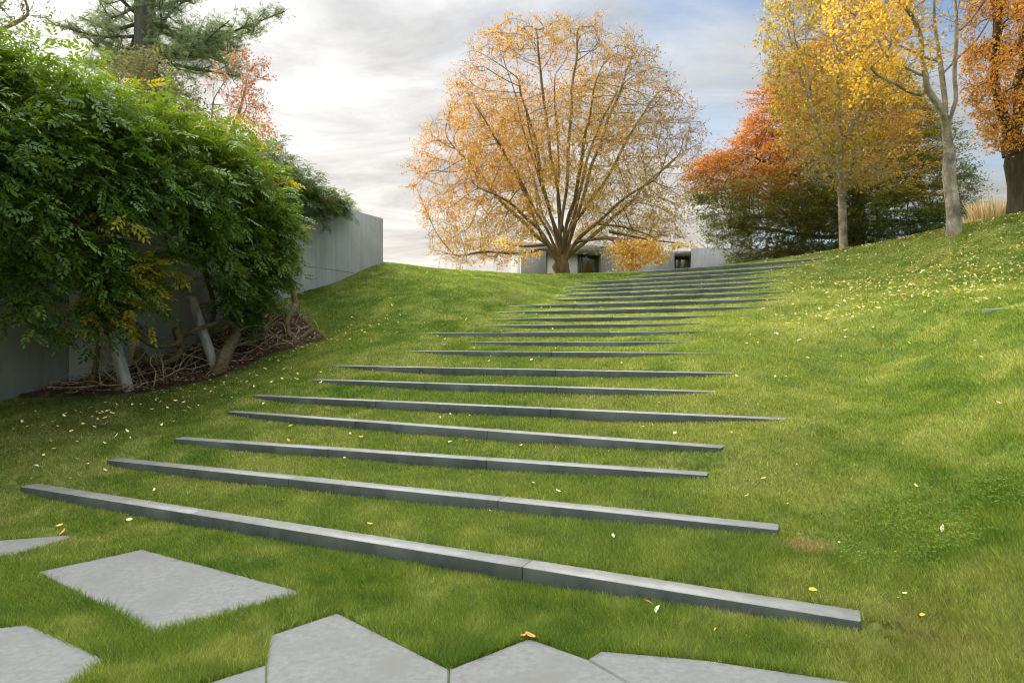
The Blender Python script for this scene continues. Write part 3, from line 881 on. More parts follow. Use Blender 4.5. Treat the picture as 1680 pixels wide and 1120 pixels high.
scatter(300, leftb, [.5, .15, .1, .25])
def leftl():
    d = lr.uniform(4, 18); s_ = lr.uniform(-11.5, -5); return xy(s_, d)
scatter(150, leftl, [.45, .25, .1, .2])
for px, py, zz_, ci in [(1458, 1048, .09, 0), (1064, 998, .03, 2), (1077, 1013, .03, 1), (97, 860, .04, 3), (103, 874, .02, 2), (862, 1043, .02, 2), (870, 1046, .02, 2), (462, 809, .28, 2), (808, 849, .2, 1),
                        (1542, 888, .3, 1), (1353, 605, 1.35, 1), (1340, 609, 1.35, 3), (1210, 772, .66, 3), (852, 731, .6, 3), (768, 694, .8, 3)]:
    q = gp(px, py, zz_); pts.append((q[0], q[1], ci, .034))
pts = np.array(pts)
bad = np.zeros(len(pts), bool)
for s in steps:
    q = (pts[:, 0]-s['M'][0])*s['n'][0]+(pts[:, 1]-s['M'][1])*s['n'][1]; t = (pts[:, 0]-s['M'][0])*s['u'][0]+(pts[:, 1]-s['M'][1])*s['u'][1]
    bad |= (q > -.03) & (q < TH+.03) & (t > s['sl']-.1) & (t < s['sr']+.1)
s_, d_ = sd(pts[:, 0], pts[:, 1]); bad |= (s_ < -11.9)
pts = pts[~bad]
pz = ground(pts[:, 0], pts[:, 1])+.038
order = np.argsort(np.hypot(pts[:, 0], pts[:, 1])-pts[:, 3]*20)
meshes = {}
rest = MB(); restcol = []
for rank, i in enumerate(order):
    x, y, ci, sz = pts[i]; ci = int(ci); si = int(lr.integers(0, 4))
    e = (lr.normal()*.35, lr.normal()*.35, lr.uniform(0, 6.28))
    if rank < 300:
        if (si, ci) not in meshes:
            V, T = shapes[si]; me = npmesh('fallen_leaf', V, T, smooth=True); me.materials.append(lmats[ci]); meshes[(si, ci)] = me
        o = bpy.data.objects.new('fallen_leaf', meshes[(si, ci)]); COL.objects.link(o)
        o.location = (x, y, pz[i]); o.rotation_euler = e; o.scale = (sz, sz, sz)
        tag(o, LC[ci][0]+(' rounded' if si < 2 else ' pointed')+' fallen leaf lying on the grass', 'fallen leaf', 'fallen leaves scattered on the lawn')
    else:
        V, T = shapes[si]
        Mx = np.array(Matrix.Rotation(e[2], 3, 'Z') @ Matrix.Rotation(e[0], 3, 'X') @ Matrix.Rotation(e[1], 3, 'Y'))
        V2 = (V*sz)@Mx.T+np.array([x, y, pz[i]]); rest.add(V2, T=T)
        restcol.append(np.repeat(np.array([LC[ci][1]])*lr.uniform(.75, 1.1), len(V), 0))
o = link('fallen_leaves', rest.mesh('fallen_leaves', colors=np.concatenate(restcol)), M_dry); tag(o, 'many small pale leaves strewn over the far lawn and bank', kind='stuff')
# litter on the bed
nl = 2600
d_ = lr.uniform(6.9, 12.2, nl); s_ = -12+(bed_front(d_)+12)*lr.random(nl)**.7
x, y = xy(s_, d_); pos = np.stack([x, y, ground(x, y)+.06+.07*lr.random(nl)], 1)
V, Q = leaves_np(pos, norm(lr.normal(size=(nl, 3))*[1, 1, .25]), norm(lr.normal(size=(nl, 3))*.5+[0, 0, 1]), lr.uniform(.04, .1, nl), lr.uniform(.02, .05, nl))
cc = np.array([[.20, .12, .055], [.32, .22, .10], [.12, .07, .035], [.55, .46, .22]])[lr.choice(4, nl, p=[.42, .3, .2, .08])]
o = link('leaf_litter', npmesh('leaf_litter', V, Q, np.repeat(cc, 4, 0)), M_dry); tag(o, 'brown leaf litter covering the soil bed below the vine', kind='stuff')

# ------------------------------------------------------------ timber struts
def strut(px0, py0, px1, py1, lab, w=.15, top=2.9):
    b = PS(px0, py0, -10.26); t = PS(px1, py1, -10.26-.35)
    dv = (t-b)/(t[2]-b[2]); T_ = b+dv*top; B_ = b-dv*.3
    mb = MB(); u = np.array([C25, -S25, 0]); n = np.array([S25, C25, 0])
    V = []
    for c in (B_, T_):
        for i, j in ((-1, -1), (1, -1), (1, 1), (-1, 1)):
            for (a, bb) in (((1, .9) if i*j > 0 else (.9, 1)), ((.9, 1) if i*j > 0 else (1, .9))):
                V.append(c+u*i*a*w/2+n*j*bb*w/2)
    k = 8; Q = [[j, (j+1) % k, k+(j+1) % k, k+j] for j in range(k)]
    mb.add(V, Q); mb.Q.append(np.array([[0, 1, 2, 3], [3, 4, 7, 0], [4, 5, 6, 7]])+k)
    o = link('timber_post', mb.mesh('timber_post'), M_post); tag(o, lab, 'post', 'leaning posts holding up the vine')
strut(211, 646, 180, 535, 'pale weathered leaning post under the vine, nearer and longer one', top=1.55)
strut(348, 588, 322, 512, 'pale weathered leaning post under the vine, farther one by the thick trunk', w=.13, top=1.15)

# ------------------------------------------------------------ wisteria vine
vine = empty('wisteria_vine', (*xy(-10.4, 9.4), gz(*xy(-10.4, 9.4))), 'huge green vine with feathery leaves heaped over the wall and leaning posts', 'vine')
def addtube(name, pts, r, mat, k=8, parent=vine, wob=.12, seed=1):
    mb = MB(); p = spline(pts, 6); rr = np.interp(np.linspace(0, 1, len(p)), np.linspace(0, 1, len(r)), r)
    tube(mb, p, rr, k, wob=wob, seed=seed); return link(name, mb.mesh(name, smooth=True), mat, parent)
addtube('stem', [PS(352, 640, -10.0), PS(366, 590, -10.0), PS(378, 566, -10.15), PS(388, 545, -10.3), PS(380, 533, -10.5), PS(366, 526, -10.5), PS(345, 533, -10.3), PS(319, 541, -10.3), PS(300, 551, -10.5)], [.12, .115, .105, .085, .055, .04, .04, .035, .04], M_stem, 12, wob=.1)
addtube('stem', [PS(300, 575, -10.7), PS(292, 548, -10.6), PS(290, 541, -10.6), PS(294, 560, -10.5), PS(273, 567, -10.5), PS(250, 565, -10.4), PS(232, 552, -10.4), PS(208, 530, -10.6), PS(195, 480, -10.9), PS(210, 400, -11)], [.07, .075, .07, .055, .045, .05, .055, .055, .05, .04], M_stem, 10, wob=.12, seed=4)
addtube('stem', [PS(222, 600, -11.0), PS(228, 575, -11.0), PS(240, 590, -10.9), PS(265, 596, -10.8), PS(290, 585, -10.7), PS(300, 560, -10.7)], [.08, .07, .06, .055, .06, .07], M_stem, 9, seed=5)
addtube('stem', [PS(505, 548, -10.2), PS(512, 540, -10.2), PS(492, 556, -10.3), PS(474, 547, -10.5), PS(470, 528, -10.6), PS(482, 508, -10.6), PS(484, 492, -10.7), PS(470, 430, -11)], [.03, .05, .06, .07, .08, .075, .06, .05], M_stem, 9, seed=6)
addtube('stem', [PS(430, 545, -10.9), PS(428, 520, -10.9), PS(438, 500, -10.9), PS(430, 460, -11.0)], [.08, .07, .06, .05], M_stem, 9, seed=7)
addtube('stem', [PS(345, 560, -11.3), PS(350, 500, -11.2), PS(335, 430, -11.0), PS(340, 330, -10.9)], [.05, .045, .04, .03], M_stem, 9, seed=8)
addtube('stem', [PS(150, 640, -11.4), PS(160, 560, -11.3), PS(140, 480, -11.0), PS(150, 380, -10.9)], [.05, .045, .04, .03], M_stem, 9, seed=9)
rv = np.random.default_rng(21)
for i in range(84):
    d0 = rv.uniform(6.95, 12.0); s0 = rv.uniform(-11.6, -10.1); d0 = max(d0, 7.4)
    L_ = rv.uniform(.5, 1.9); hd = rv.normal()*.55+(0 if rv.random() < .5 else math.pi); hh = rv.uniform(.03, .6)*(1 if rv.random() < .6 else .3)
    pp = []
    bend = rv.normal()*.9
    for t in np.linspace(0, 1, 6):
        dd_ = d0+math.cos(hd+bend*t)*L_*t; ss_ = s0+math.sin(hd+bend*t)*L_*t*.45
        ss_ = min(ss_, float(bed_front(np.array(dd_)))+.05); ss_ = max(ss_, -11.9); dd_ = min(max(dd_, 7.0), 12.1)
        X, Yq = xy(ss_, dd_); pp.append([X+rv.normal()*.04, Yq+rv.normal()*.04, gz(X, Yq)+.06+hh*math.sin(math.pi*t**.7)+rv.normal()*.03*(t > 0)])
    addtube('runner', pp, [rv.uniform(.005, .013)]*2, M_runner, 5, wob=0, seed=i)
for i in range(12):   # long stems hanging from the leaf mass to the ground
    d0 = rv.uniform(7.5, 8.6) if i < 7 else rv.uniform(9, 11.6); s0 = rv.uniform(-11.2, -10.3)
    X, Yq = xy(s0, d0); zb = gz(X, Yq); X2, Y2 = xy(s0-.2, d0-rv.uniform(.3, 1.3))
    zt_ = zb+rv.uniform(.9, 1.5)
    addtube('runner', [[X, Yq, zb+.03], [(X*.7+X2*.3), (Yq*.7+Y2*.3), zb+.3], [(X+X2)/2+rv.normal()*.06, (Yq+Y2)/2, zb+.65], [X2, Y2, zt_]], [.014, .009], M_runner, 5, wob=0, seed=i)

def vine_leaves(starts, outd, nper, length, seed, droop=.9):
    "feathery compound leaves set along drooping shoots; returns verts, quads, per-leaf centres"
    r = np.random.default_rng(seed)
    n = len(starts)
    pos = []; dr = []; sid = []
    p = starts.copy(); dv = norm(outd+r.normal(size=(n, 3))*.35)
    step = length/nper
    for k in range(nper):
        dv = norm(dv+np.array([0, 0, -1.])*droop*step[:, None]*1.6+r.normal(size=(n, 3))*.10)
        p = p+dv*step[:, None]
        side = norm(np.cross(dv, [0, 0, 1.])+r.normal(size=(n, 3))*.2)*(1 if k % 2 else -1)
        ld = norm(dv*.55+side*.8+np.array([0, 0, -.12])+r.normal(size=(n, 3))*.22)
        pos.append(p.copy()); dr.append(ld); sid.append(np.arange(n))
    return np.concatenate(pos), np.concatenate(dr), np.concatenate(sid)
def pinnate(pos, dr, size, seed, npair=5):
    r = np.random.default_rng(seed); n = len(pos)
    up = norm(np.array([0, 0, 1.])+r.normal(size=(n, 3))*.45)
    side = norm(np.cross(dr, up)); up = np.cross(side, dr)
    Vs = []; 
    L_ = size[:, None]
    for k in range(npair*2+1):
        if k == npair*2:
            t = 1.0; d = dr+up*-.25; b = pos+dr*L_*t-up*L_*.16
        else:
            t = .22+.78*(k//2)/npair; sg = 1 if k % 2 else -1
            b = pos+dr*L_*t-up*L_*.16*t*t; d = dr*.55+side*sg*.85-up*.18
        d = norm(d+r.normal(size=(n, 3))*.12)
        ll = size*.36*(1-.25*abs(t-.55)); ww = ll*.42
        V, _ = leaves_np(b, d, norm(up+r.normal(size=(n, 3))*.25), ll, ww, .2)
        Vs.append(V.reshape(n, 4, 3))
    V = np.stack(Vs, 1)          # n, leaflets, 4, 3
    m = V.shape[1]
    V = V.reshape(-1, 3); return V, np.arange(len(V)).reshape(-1, 4), m
def vine_surface(n, r):
    "points on the lumpy outside of the heap, in wall coordinates"
    d = r.uniform(2.6, 10.6, n)
    top = CAM_H+np.interp(d, [2.6, 5, 6.5, 8, 10, 12], [4.2, 4.1, 3.85, 3.78, 3.75, 3.7])
    bot = CAM_H+np.interp(d, [2.6, 4.6, 5.3, 5.8, 6.2, 6.9, 7.6, 8.1, 8.6, 9.2, 10, 11.3, 12], [2.3, 1.6, 1.05, .55, .22, .3, .4, 1.0, .95, .5, .5, .6, .8])
    a = r.random(n)                         # 0 bottom front ... 1 back of the top
    ftop = r.random(n) < .27
    # front
    v = a
    zf = bot+(top-.35-bot)*v
    sf = -9.75+.45*np.sin(np.pi*np.clip(v*1.05, 0, 1))**.8 - .5*(1-v)**2
    # top
    st = -9.6-2.7*a; zt = top-.35*np.cos(a*np.pi*.5)**6*1.0+.0*a
    s = np.where(ftop, st, sf); z = np.where(ftop, zt, zf)
    lump = fbm2(d*1.0, z*1.0+s, .75, 9, 3)-.5
    out_s = np.where(ftop, .15, 1.0); out_z = np.where(ftop, 1.0, .1)
    taper = sstep((10.9-d)/1.4)
    s = s+out_s*lump*1.5-(1-taper)*1.3; z = z+out_z*lump*1.0
    return s, d, z, ftop, v
nshoot = 2700
s_, d_, z_, ft, vv = vine_surface(nshoot, rv)
dep = rv.random(nshoot)**1.5*.75
s_ = s_-np.where(ft, 0, dep); z_ = z_-np.where(ft, dep, 0)
gap = vn3(np.stack([d_, z_, s_*0], 1), 1.15, 41)
hole = ((d_-8.2)/.75)**2+((z_-CAM_H-.95)/.75)**2 < 1
kp_ = ((gap > .31) | ft) & ~(hole & ~ft)
s_, d_, z_, ft, vv = s_[kp_], d_[kp_], z_[kp_], ft[kp_], vv[kp_]; nshoot = len(s_)
x_, y_ = xy(s_, d_)
st0 = np.stack([x_, y_, z_], 1)
outv = np.stack([np.where(ft, .25, .9)*C25+rv.normal(size=nshoot)*.35, -np.where(ft, .25, .9)*S25+rv.normal(size=nshoot)*.35, np.where(ft, .9, .25)], 1)
ln = rv.uniform(.35, .85, nshoot)
pos, dr, sid = vine_leaves(st0, outv, 7, ln, 31)
sz = rv.uniform(.20, .33, len(pos))
V, Q, m = pinnate(pos, dr, sz, 32)
cl = fbm2(pos[:, 1], pos[:, 2], 1.1, 2, 3)
yel = (fbm2(pos[:, 1]+20, pos[:, 2], 1.6, 7, 2) > .64) & (pos[:, 1] > 9.5) & (rv.random(len(pos)) < .55)
g1 = np.array([.060, .132, .032]); g2 = np.array([.17, .255, .045])
c = g1+(g2-g1)*np.clip((cl-.5)*2+.5, 0, 1)[:, None]
c = c*np.exp(rv.normal(size=(nshoot, 1))*.22)[sid]
lit_top = np.clip((pos[:, 2]-CAM_H-2.7)/.9, 0, 1)[:, None]*.65  # sunlight on the vine's top painted in as brighter green
c = c*(1-lit_top)+np.array([.16, .235, .022])*lit_top
c[yel] = np.array([.46, .38, .035])*rv.uniform(.6, 1.2, (yel.sum(), 1))
link('foliage', npmesh('foliage', V, Q, np.repeat(c, 4*m, 0)), M_vine, vine)
print('VINE', len(pos), len(Q))
# main canes inside the heap
for i in range(11):
    d0 = 3+i*.68; z0 = CAM_H+rv.uniform(3.3, 3.9)
    pts_ = [[*xy(-11.6, d0+rv.normal()*.3), z0-.3], [*xy(-10.8, d0+rv.normal()*.3), z0], [*xy(-10.2, d0+rv.normal()*.3), z0-.5], [*xy(-10.1, d0+rv.normal()*.3), z0-1.4]]
    addtube('stem', pts_, [.05, .03], M_stem, 7, seed=30+i)

# darker vine on the wall's top beyond it
v2 = empty('wall_top_vine', (*xy(-12.1, 13.2), WT), 'dull green vine clump hanging over the top of the concrete wall at its far side', 'vine')
n = 820
r = np.random.default_rng(51)
d = 11.3+3.5*r.random(n)**1.2; a = r.random(n)
hh = 1-.8*(d-11.3)/3.5
s2_ = -12.2+1.1*hh*(r.random(n)*1.5-.5); zc = WT+.02+np.interp(d, [11.3, 12.5, 13.6, 14.8], [.95, .72, .32, .05])*(r.random(n)) - np.where(s2_ > -11.98, r.random(n)*1.0*hh, 0)
x_, y_ = xy(s2_, d)
od = np.stack([r.normal(size=n)*.6+.4, r.normal(size=n)*.5, r.uniform(-.1, .5, n)], 1)
pos, dr, sid = vine_leaves(np.stack([x_, y_, zc], 1), od, 7, r.uniform(.25, .55, n), 52, droop=.7)
V, Q, m = pinnate(pos, dr, r.uniform(.13, .2, len(pos)), 53, npair=4)
c = np.array([.085, .125, .045])*np.exp(r.normal(size=(n, 1))*.3)[sid]
c[r.random(len(c)) < .06] = [.16, .10, .04]
link('foliage', npmesh('foliage', V, Q, np.repeat(c, 4*m, 0)), M_vine, v2)
addtube('stem', [[*xy(-12.3, 11.0), WT-.2], [*xy(-12.15, 12), WT+.25], [*xy(-12.1, 13), WT+.12], [*xy(-11.9, 14.3), WT+.08]], [.06, .02], M_stem, 7, parent=v2, seed=60)

# ------------------------------------------------------------ trees
def colfn(stops, seed, keepf=None, var=.22):
    "stops(pos)->colour"
    def f(pos, r):
        c = stops(pos, r); c = c*np.exp(r.normal(size=(len(pos), 1))*var)
        k = keepf(pos, r) if keepf else np.ones(len(pos), bool)
        return c, k
    return f
def mixc(a, b, t): return np.array(a)*(1-t[:, None])+np.array(b)*t[:, None]
# big central tree
TY = 28.0
tb = P(921, 448, TY); tb[2] = gz(tb[0], tb[1])-.1
prof = [(30, 845, 955), (48, 795, 1035), (85, 768, 1088), (130, 742, 1112), (180, 722, 1150), (220, 690, 1158), (270, 668, 1155), (320, 672, 1148), (360, 692, 1140), (400, 700, 1120), (420, 712, 1090), (436, 730, 1050)]
att = outline_points(9500, prof, TY, 921, 5.0, 61, inner=.45)
# thin the middle top so that sky shows; notch between the two lobes
def px_of(p): return p[:, 0]/p[:, 1]*F+840, 560-(p[:, 2]-CAM_H)/p[:, 1]*F
ax_, ay_ = att[:, 0]/TY*F+840, 560-(att[:, 2]-CAM_H)/TY*F
kk = ~((np.abs(ax_-1000-(ay_-60)*-.15) < 9) & (ay_ < 110)) & ~((ay_ > 392) & (ax_ > 862) & (ax_ < 1005)) & ~((ay_ > 330) & (np.abs(ax_-921) < 26))
kk &= vn3(att, .55, 12) > .34
att = att[kk]
T0 = P(921, 424, TY)
c0 = np.array([tb[0], TY, 0])
def tp(px, py, dy=0): 
    q = P(px, py, TY); q[1] += dy; return q
init = [[tb, tb+[0, 0, 1.2], T0-[0, 0, .3], tp(918, 380), tp(916, 330), tp(917, 270), tp(914, 200, .2), tp(910, 120, .3)],
        [T0-[0, 0, .5], tp(893, 398, -.8), tp(872, 378, -1.6), tp(835, 350, -2.4), tp(790, 335, -3)],
        [T0-[0, 0, .3], tp(900, 392, .5), tp(880, 360, .9), tp(862, 310, 1.3), tp(835, 250, 1.6), tp(800, 190, 1.8)],
        [T0-[0, 0, .4], tp(945, 396, -.6), tp(972, 375, -1.2), tp(1005, 345, -1.8), tp(1050, 320, -2.4)],
        [T0+[0, 0, .2], tp(934, 380, .4), tp(947, 340, .7), tp(962, 280, 1), tp(985, 210, 1.2), tp(1020, 130, 1.2)],
        [T0+[0, 0, .1], tp(905, 375, -.6), tp(890, 330, -1.3), tp(872, 270, -2.0), tp(850, 180, -2.6)],
        [T0+[0, 0, .1], tp(928, 372, -.7), tp(940, 320, -1.5), tp(950, 250, -2.4), tp(968, 160, -3)],
        [T0-[0, 0, .5], tp(898, 408, .2), tp(860, 415, .3), tp(800, 410, .4), tp(745, 420, .6)],
        [T0-[0, 0, .3], tp(940, 400, 1), tp(980, 380, 2), tp(1030, 372, 3), tp(1080, 385, 3.5)],
        [T0, tp(912, 378, 1.5), tp(895, 330, 3), tp(880, 250, 4)],
        [T0, tp(930, 378, 1.6), tp(950, 320, 3.2), tp(975, 250, 4)],
        [tp(972, 375, -1.2), tp(1000, 385, -2), tp(1035, 398, -2.8), tp(1050, 412, -3)]]
rfan = np.random.default_rng(5)
for pxe, pye in [(735, 230), (765, 150), (820, 80), (880, 50), (945, 60), (1040, 90), (1080, 150), (1120, 250), (850, 130)]:
    dy = rfan.uniform(-3.2, 3.2); E = tp(pxe, pye); E[0] *= (TY+dy)/TY; E[2] = CAM_H+(E[2]-CAM_H)*(TY+dy)/TY; E[1] += dy
    M1 = T0*.55+E*.45+[0, 0, -.25 if pye > 200 else .1]; f0 = T0+[rfan.normal()*.12, rfan.normal()*.12, rfan.uniform(-.3, .8)]
    init.append([f0, f0*.8+M1*.2+[0, 0, .12], M1, M1*.45+E*.55+[0, 0, .1], E])
def maincol(p, r):
    px = p[:, 0]/TY*F+840; py = 560-(p[:, 2]-CAM_H)/TY*F
    t = np.clip((px-760)/300+(py-200)/700+(vn3(p, .7, 3)-.5)*1.2, 0, 1)
    c = mixc((.54, .27, .05), (.40, .29, .065), t)
    lo = np.clip((py-330)/80, 0, 1)*.6; c = c*(1-lo[:, None])+np.array([.50, .33, .075])*lo[:, None]
    br = np.clip((px-960)/150, 0, 1)*np.clip((330-py)/100, 0, 1)*.6; c = c*(1-br[:, None])+np.array([.30, .18, .08])*br[:, None]
    return c
def mainkeep(p, r):
    px = p[:, 0]/TY*F+840; py = 560-(p[:, 2]-CAM_H)/TY*F
    dn = .85-np.clip((px-880)/250, 0, 1)*.40+np.clip((py-330)/80, 0, 1)*.1
    cl = vn3(p, 1.4, 8)
    return r.random(len(p)) < dn*np.clip((cl-.30)*3.2, .05, 1)
root, nodes, R = tree('maple_tree', 'broad round orange and gold autumn tree on the crest in front of the concrete house', tb, att, init, colfn(maincol, 1, mainkeep), M_bark_brown, .28, r0=.0065, seg=.24, di=2.0, dk=.30, trop=(0, 0, .13), jit=.07, seed=3, flare=.25, kt=3, kl=8, tl=.52, spread=.05, lsize=(.078, .052), thr=.016, maxn=16000, trunk_r=.37, trunk_h=1.5)
# skirt of bright yellow leaves drooping low on the right of the trunk
r = np.random.default_rng(77)
def skirt(cells, n, Y):
    ps = []
    for (px, py, rx, ry, w_) in cells:
        k = int(n*w_); a = r.uniform(0, 6.28, k); q = np.sqrt(r.random(k)); dz = r.normal(size=k)*.35
        ps.append(np.stack([(px+rx*q*np.cos(a)-840)/F*Y, Y+dz, (560-(py+ry*q*np.sin(a)))/F*Y+CAM_H], 1))
    return np.concatenate(ps)
ps = skirt([(1048, 406, 46, 12, .42), (1040, 423, 30, 14, .26), (1033, 437, 17, 8, .09), (1078, 420, 20, 14, .16), (1012, 402, 20, 9, .10), (1124, 402, 26, 5, .08), (870, 416, 22, 5, .05), (835, 398, 26, 9, .08)], 3800, 25.4)
ps = ps[vn3(ps, 3.4, 5) > .42]
n = len(ps); V, Q = leaves_np(ps, rand_unit(n, r)-[0, 0, .8], rand_unit(n, r), r.uniform(.07, .12, n), r.uniform(.05, .08, n))
cc = mixc((.86, .64, .22), (.72, .46, .13), vn3(ps, 1.5, 2))*np.exp(r.normal(size=(n, 1))*.25)
link('low_foliage', npmesh('low_foliage', V, Q, np.repeat(cc, 4, 0)), M_leaf, root)
mb = MB()
for a_, b_, c_ in [((945, 396, 27.4), (1000, 392, 26.4), (1040, 408, 25.5)), ((1000, 380, 26.8), (1060, 392, 25.9), (1120, 400, 25.4)), ((1000, 392, 26.4), (1030, 402, 25.6), (1045, 436, 25.4)), ((893, 402, 27.3), (860, 404, 26.2), (830, 400, 25.5))]:
    tube(mb, spline([P(*a_), P(*b_), P(*c_)], 5), np.linspace(.07, .02, 11), 6)
link('low_branch', mb.mesh('low_branch', smooth=True), M_bark_brown, root)

# beech: layered green to red, behind
BY = 30.0
prof = [(62, 1330, 1420), (100, 1275, 1470), (150, 1245, 1520), (200, 1225, 1560), (240, 1180, 1575), (262, 1130, 1590), (290, 1122, 1600), (330, 1140, 1605), (360, 1160, 1595), (395, 1190, 1560), (430, 1200, 1500)]
att = outline_points(8000, prof, BY, 1395, 5.5, 62, inner=.45)
lay = .62; k_ = np.round(att[:, 2]/lay); att[:, 2] = k_*lay+(att[:, 2]-k_*lay)*.35 + np.hypot(att[:, 0]-14.9, att[:, 1]-BY)*-.05
bb = P(1400, 420, BY); bb[2] = gz(bb[0], bb[1])-.1
def bp_(px, py, dy=0):
    q = P(px, py, BY); q[1] += dy; return q
init = [[bb, bp_(1402, 380), bp_(1404, 320), bp_(1402, 250), bp_(1395, 170), bp_(1380, 90)],
        [bb+[.35, .2, 0], bp_(1418, 370, .2), bp_(1422, 300, .3), bp_(1440, 230, .5), bp_(1455, 160, .5)],
        [bp_(1400, 400), bp_(1365, 360, -.4), bp_(1325, 325, -.8), bp_(1270, 290, -1.2), bp_(1210, 270, -1.6)],
        [bp_(1400, 385), bp_(1360, 385, .8), bp_(1300, 370, 1.4), bp_(1240, 360, 2)],
        [bp_(1404, 340), bp_(1440, 320, .5), bp_(1500, 310, 1), bp_(1560, 310, 1.2)],
        [bp_(1404, 300), bp_(1360, 250, .5), bp_(1310, 200, .9), bp_(1280, 150, 1)]]
def beechcol(p, r):
    px = p[:, 0]/BY*F+840; py = 560-(p[:, 2]-CAM_H)/BY*F
    n_ = (vn3(p, .6, 4)-.5)
    red = np.clip((1335-px)/110+(310-py)/90*.55+n_*1.1-.1, 0, 1)*np.clip((345-py)/60+n_*1.4, 0, 1)
    red = np.maximum(red, np.clip((230-py)/60, 0, 1)*np.clip((1340-px)/60, 0, 1))
    c = mixc((.11, .145, .024), (.42, .155, .025), red)
    go = np.clip((n_+.08)*5, 0, 1)*np.clip((px-1290)/60, 0, 1)*np.clip((1540-px)/60, 0, 1)*np.clip((370-py)/60, 0, 1)*.85
    c = c*(1-go[:, None])+np.array([.50, .28, .035])*go[:, None]
    ol = np.clip((px-1160)/100, 0, 1)*np.clip((1300-px)/60, 0, 1)*np.clip((py-330)/40, 0, 1)*.5
    c = c*(1-ol[:, None])+np.array([.15, .10, .025])*ol[:, None]
    return c
def beechkeep(p, r):
    cl = vn3(p*[1, 1, 2.2], 1.1, 8)
    px = p[:, 0]/BY*F+840
    return r.random(len(p)) < np.clip((cl-.22)*2.8, .08, 1)*(1-.3*np.clip((px-1480)/60, 0, 1))
tree('beech_tree', 'wide layered tree, red at left and dark green at right, behind a slim pale trunk', bb, att, init, colfn(beechcol, 2, beechkeep, .25), M_bark_dark, .28, r0=.008, seg=.26, di=2.4, dk=.34, trop=(0, 0, .0), jit=.10, seed=8, flare=.4, kt=5, kl=13, tl=.7, spread=.08, lsize=(.10, .055), flat=.75, thr=.018, maxn=15000, trunk_r=.26, trunk_h=3)

# slim golden tree in front of the beech
GY_ = 21.5
prof = [(-120, 1300, 1400), (-40, 1270, 1440), (20, 1250, 1460), (80, 1250, 1480), (130, 1255, 1500), (200, 1270, 1505), (250, 1285, 1500), (285, 1310, 1490), (310, 1345, 1440)]
att = outline_points(4200, prof, GY_, 1383, 2.5, 63, inner=.45)
att = att[vn3(att, .8, 15) > .33]
gb = P(1384, 414, GY_); gb[2] = gz(gb[0], gb[1])-.1
def g_(px, py, dy=0):
    q = P(px, py, GY_); q[1] += dy; return q
init = [[gb, g_(1382, 340), g_(1378, 280), g_(1376, 210), g_(1373, 120), g_(1365, 20), g_(1360, -80)],
        [g_(1380, 310), g_(1360, 288, -.3), g_(1348, 262, -.4), g_(1322, 200, -.6), g_(1300, 120, -.8)],
        [g_(1382, 325), g_(1391, 300, .2), g_(1402, 270, .4), g_(1430, 210, .6), g_(1450, 120, .8)],
        [g_(1377, 250), g_(1395, 200, -.5), g_(1410, 130, -.8), g_(1415, 30, -1)],
        [g_(1377, 240), g_(1350, 180, .5), g_(1325, 90, .8), g_(1310, 0, 1)]]
def goldcol(p, r):
    px = p[:, 0]/GY_*F+840; py = 560-(p[:, 2]-CAM_H)/GY_*F
    t = np.clip((px-1330)/140+(vn3(p, .9, 3)-.5)*1.2, 0, 1)
    c = mixc((.46, .33, .03), (.56, .32, .035), t)
    lo = np.clip((py-200)/80, 0, 1)*.6; return c*(1-lo[:, None])+np.array([.36, .27, .035])*lo[:, None]
def goldkeep(p, r): return r.random(len(p)) < np.clip((vn3(p, 1.3, 9)-.32)*2.2, .05, .9)*np.clip((400-(560-(p[:, 2]-CAM_H)/GY_*F))/160, .35, 1)
tree('ginkgo_tree', 'slim golden tree with a straight pale trunk standing before the red and green beech', gb, att, init, colfn(goldcol, 3, goldkeep), M_bark_grey, .125, r0=.006, seg=.2, di=1.8, dk=.27, trop=(0, 0, .12), jit=.12, seed=13, flare=.15, kt=4, kl=5, tl=.45, spread=.06, lsize=(.08, .065), thr=.014, maxn=12000, trunk_r=.125, trunk_h=3)

# forked tree, nearer, yellow leaves
KY = 16.5
prof = [(-160, 1400, 1700), (-60, 1360, 1690), (0, 1345, 1620), (50, 1345, 1590), (100, 1355, 1560), (135, 1370, 1535), (165, 1440, 1520)]
att = outline_points(2400, prof, KY, 1565, 2.3, 64, inner=.5)
att = att[~((att[:, 0]/KY*F+840 > 1475) & (rng.random(len(att)) < .6))]
kb = P(1566, 378, KY); kb[2] = gz(kb[0], kb[1])-.1
def k__(px, py, dy=0):
    q = P(px, py, KY); q[1] += dy; return q
init = [[kb, k__(1562, 330), k__(1557, 270), k__(1552, 215), k__(1551, 170), k__(1549, 120, .1), k__(1542, 40, .2), k__(1538, -60, .2)],
        [k__(1552, 214), k__(1537, 195, -.2), k__(1512, 165, -.3), k__(1500, 138, -.4), k__(1492, 90, -.5), k__(1478, 55, -.6), k__(1440, 10, -.8), k__(1425, -30, -.9)],
        [k__(1554, 220), k__(1556, 170, -.15), k__(1556, 120, -.2), k__(1554, 60, -.3), k__(1557, 0, -.3), k__(1560, -70, -.3)],
        [k__(1500, 140, -.4), k__(1470, 110, -.2), k__(1445, 80, 0), k__(1430, 30, .1)],
        [k__(1549, 100, .1), k__(1510, 75, .4), k__(1478, 45, .6), k__(1455, 0, .8)],
        [k__(1556, 68, -.2), k__(1585, 35, -.3), k__(1612, 0, -.4), k__(1640, -50, -.5)],
        [k__(1552, 115, .2), k__(1600, 78, .5), k__(1640, 35, .7), k__(1668, -5, .8)],
        [k__(1500, 166, -.3), k__(1460, 158, -.5), k__(1420, 135, -.6), k__(1380, 110, -.7)]]
def ycol(p, r): return mixc((.74, .50, .06), (.62, .39, .045), vn3(p, 1.2, 3))
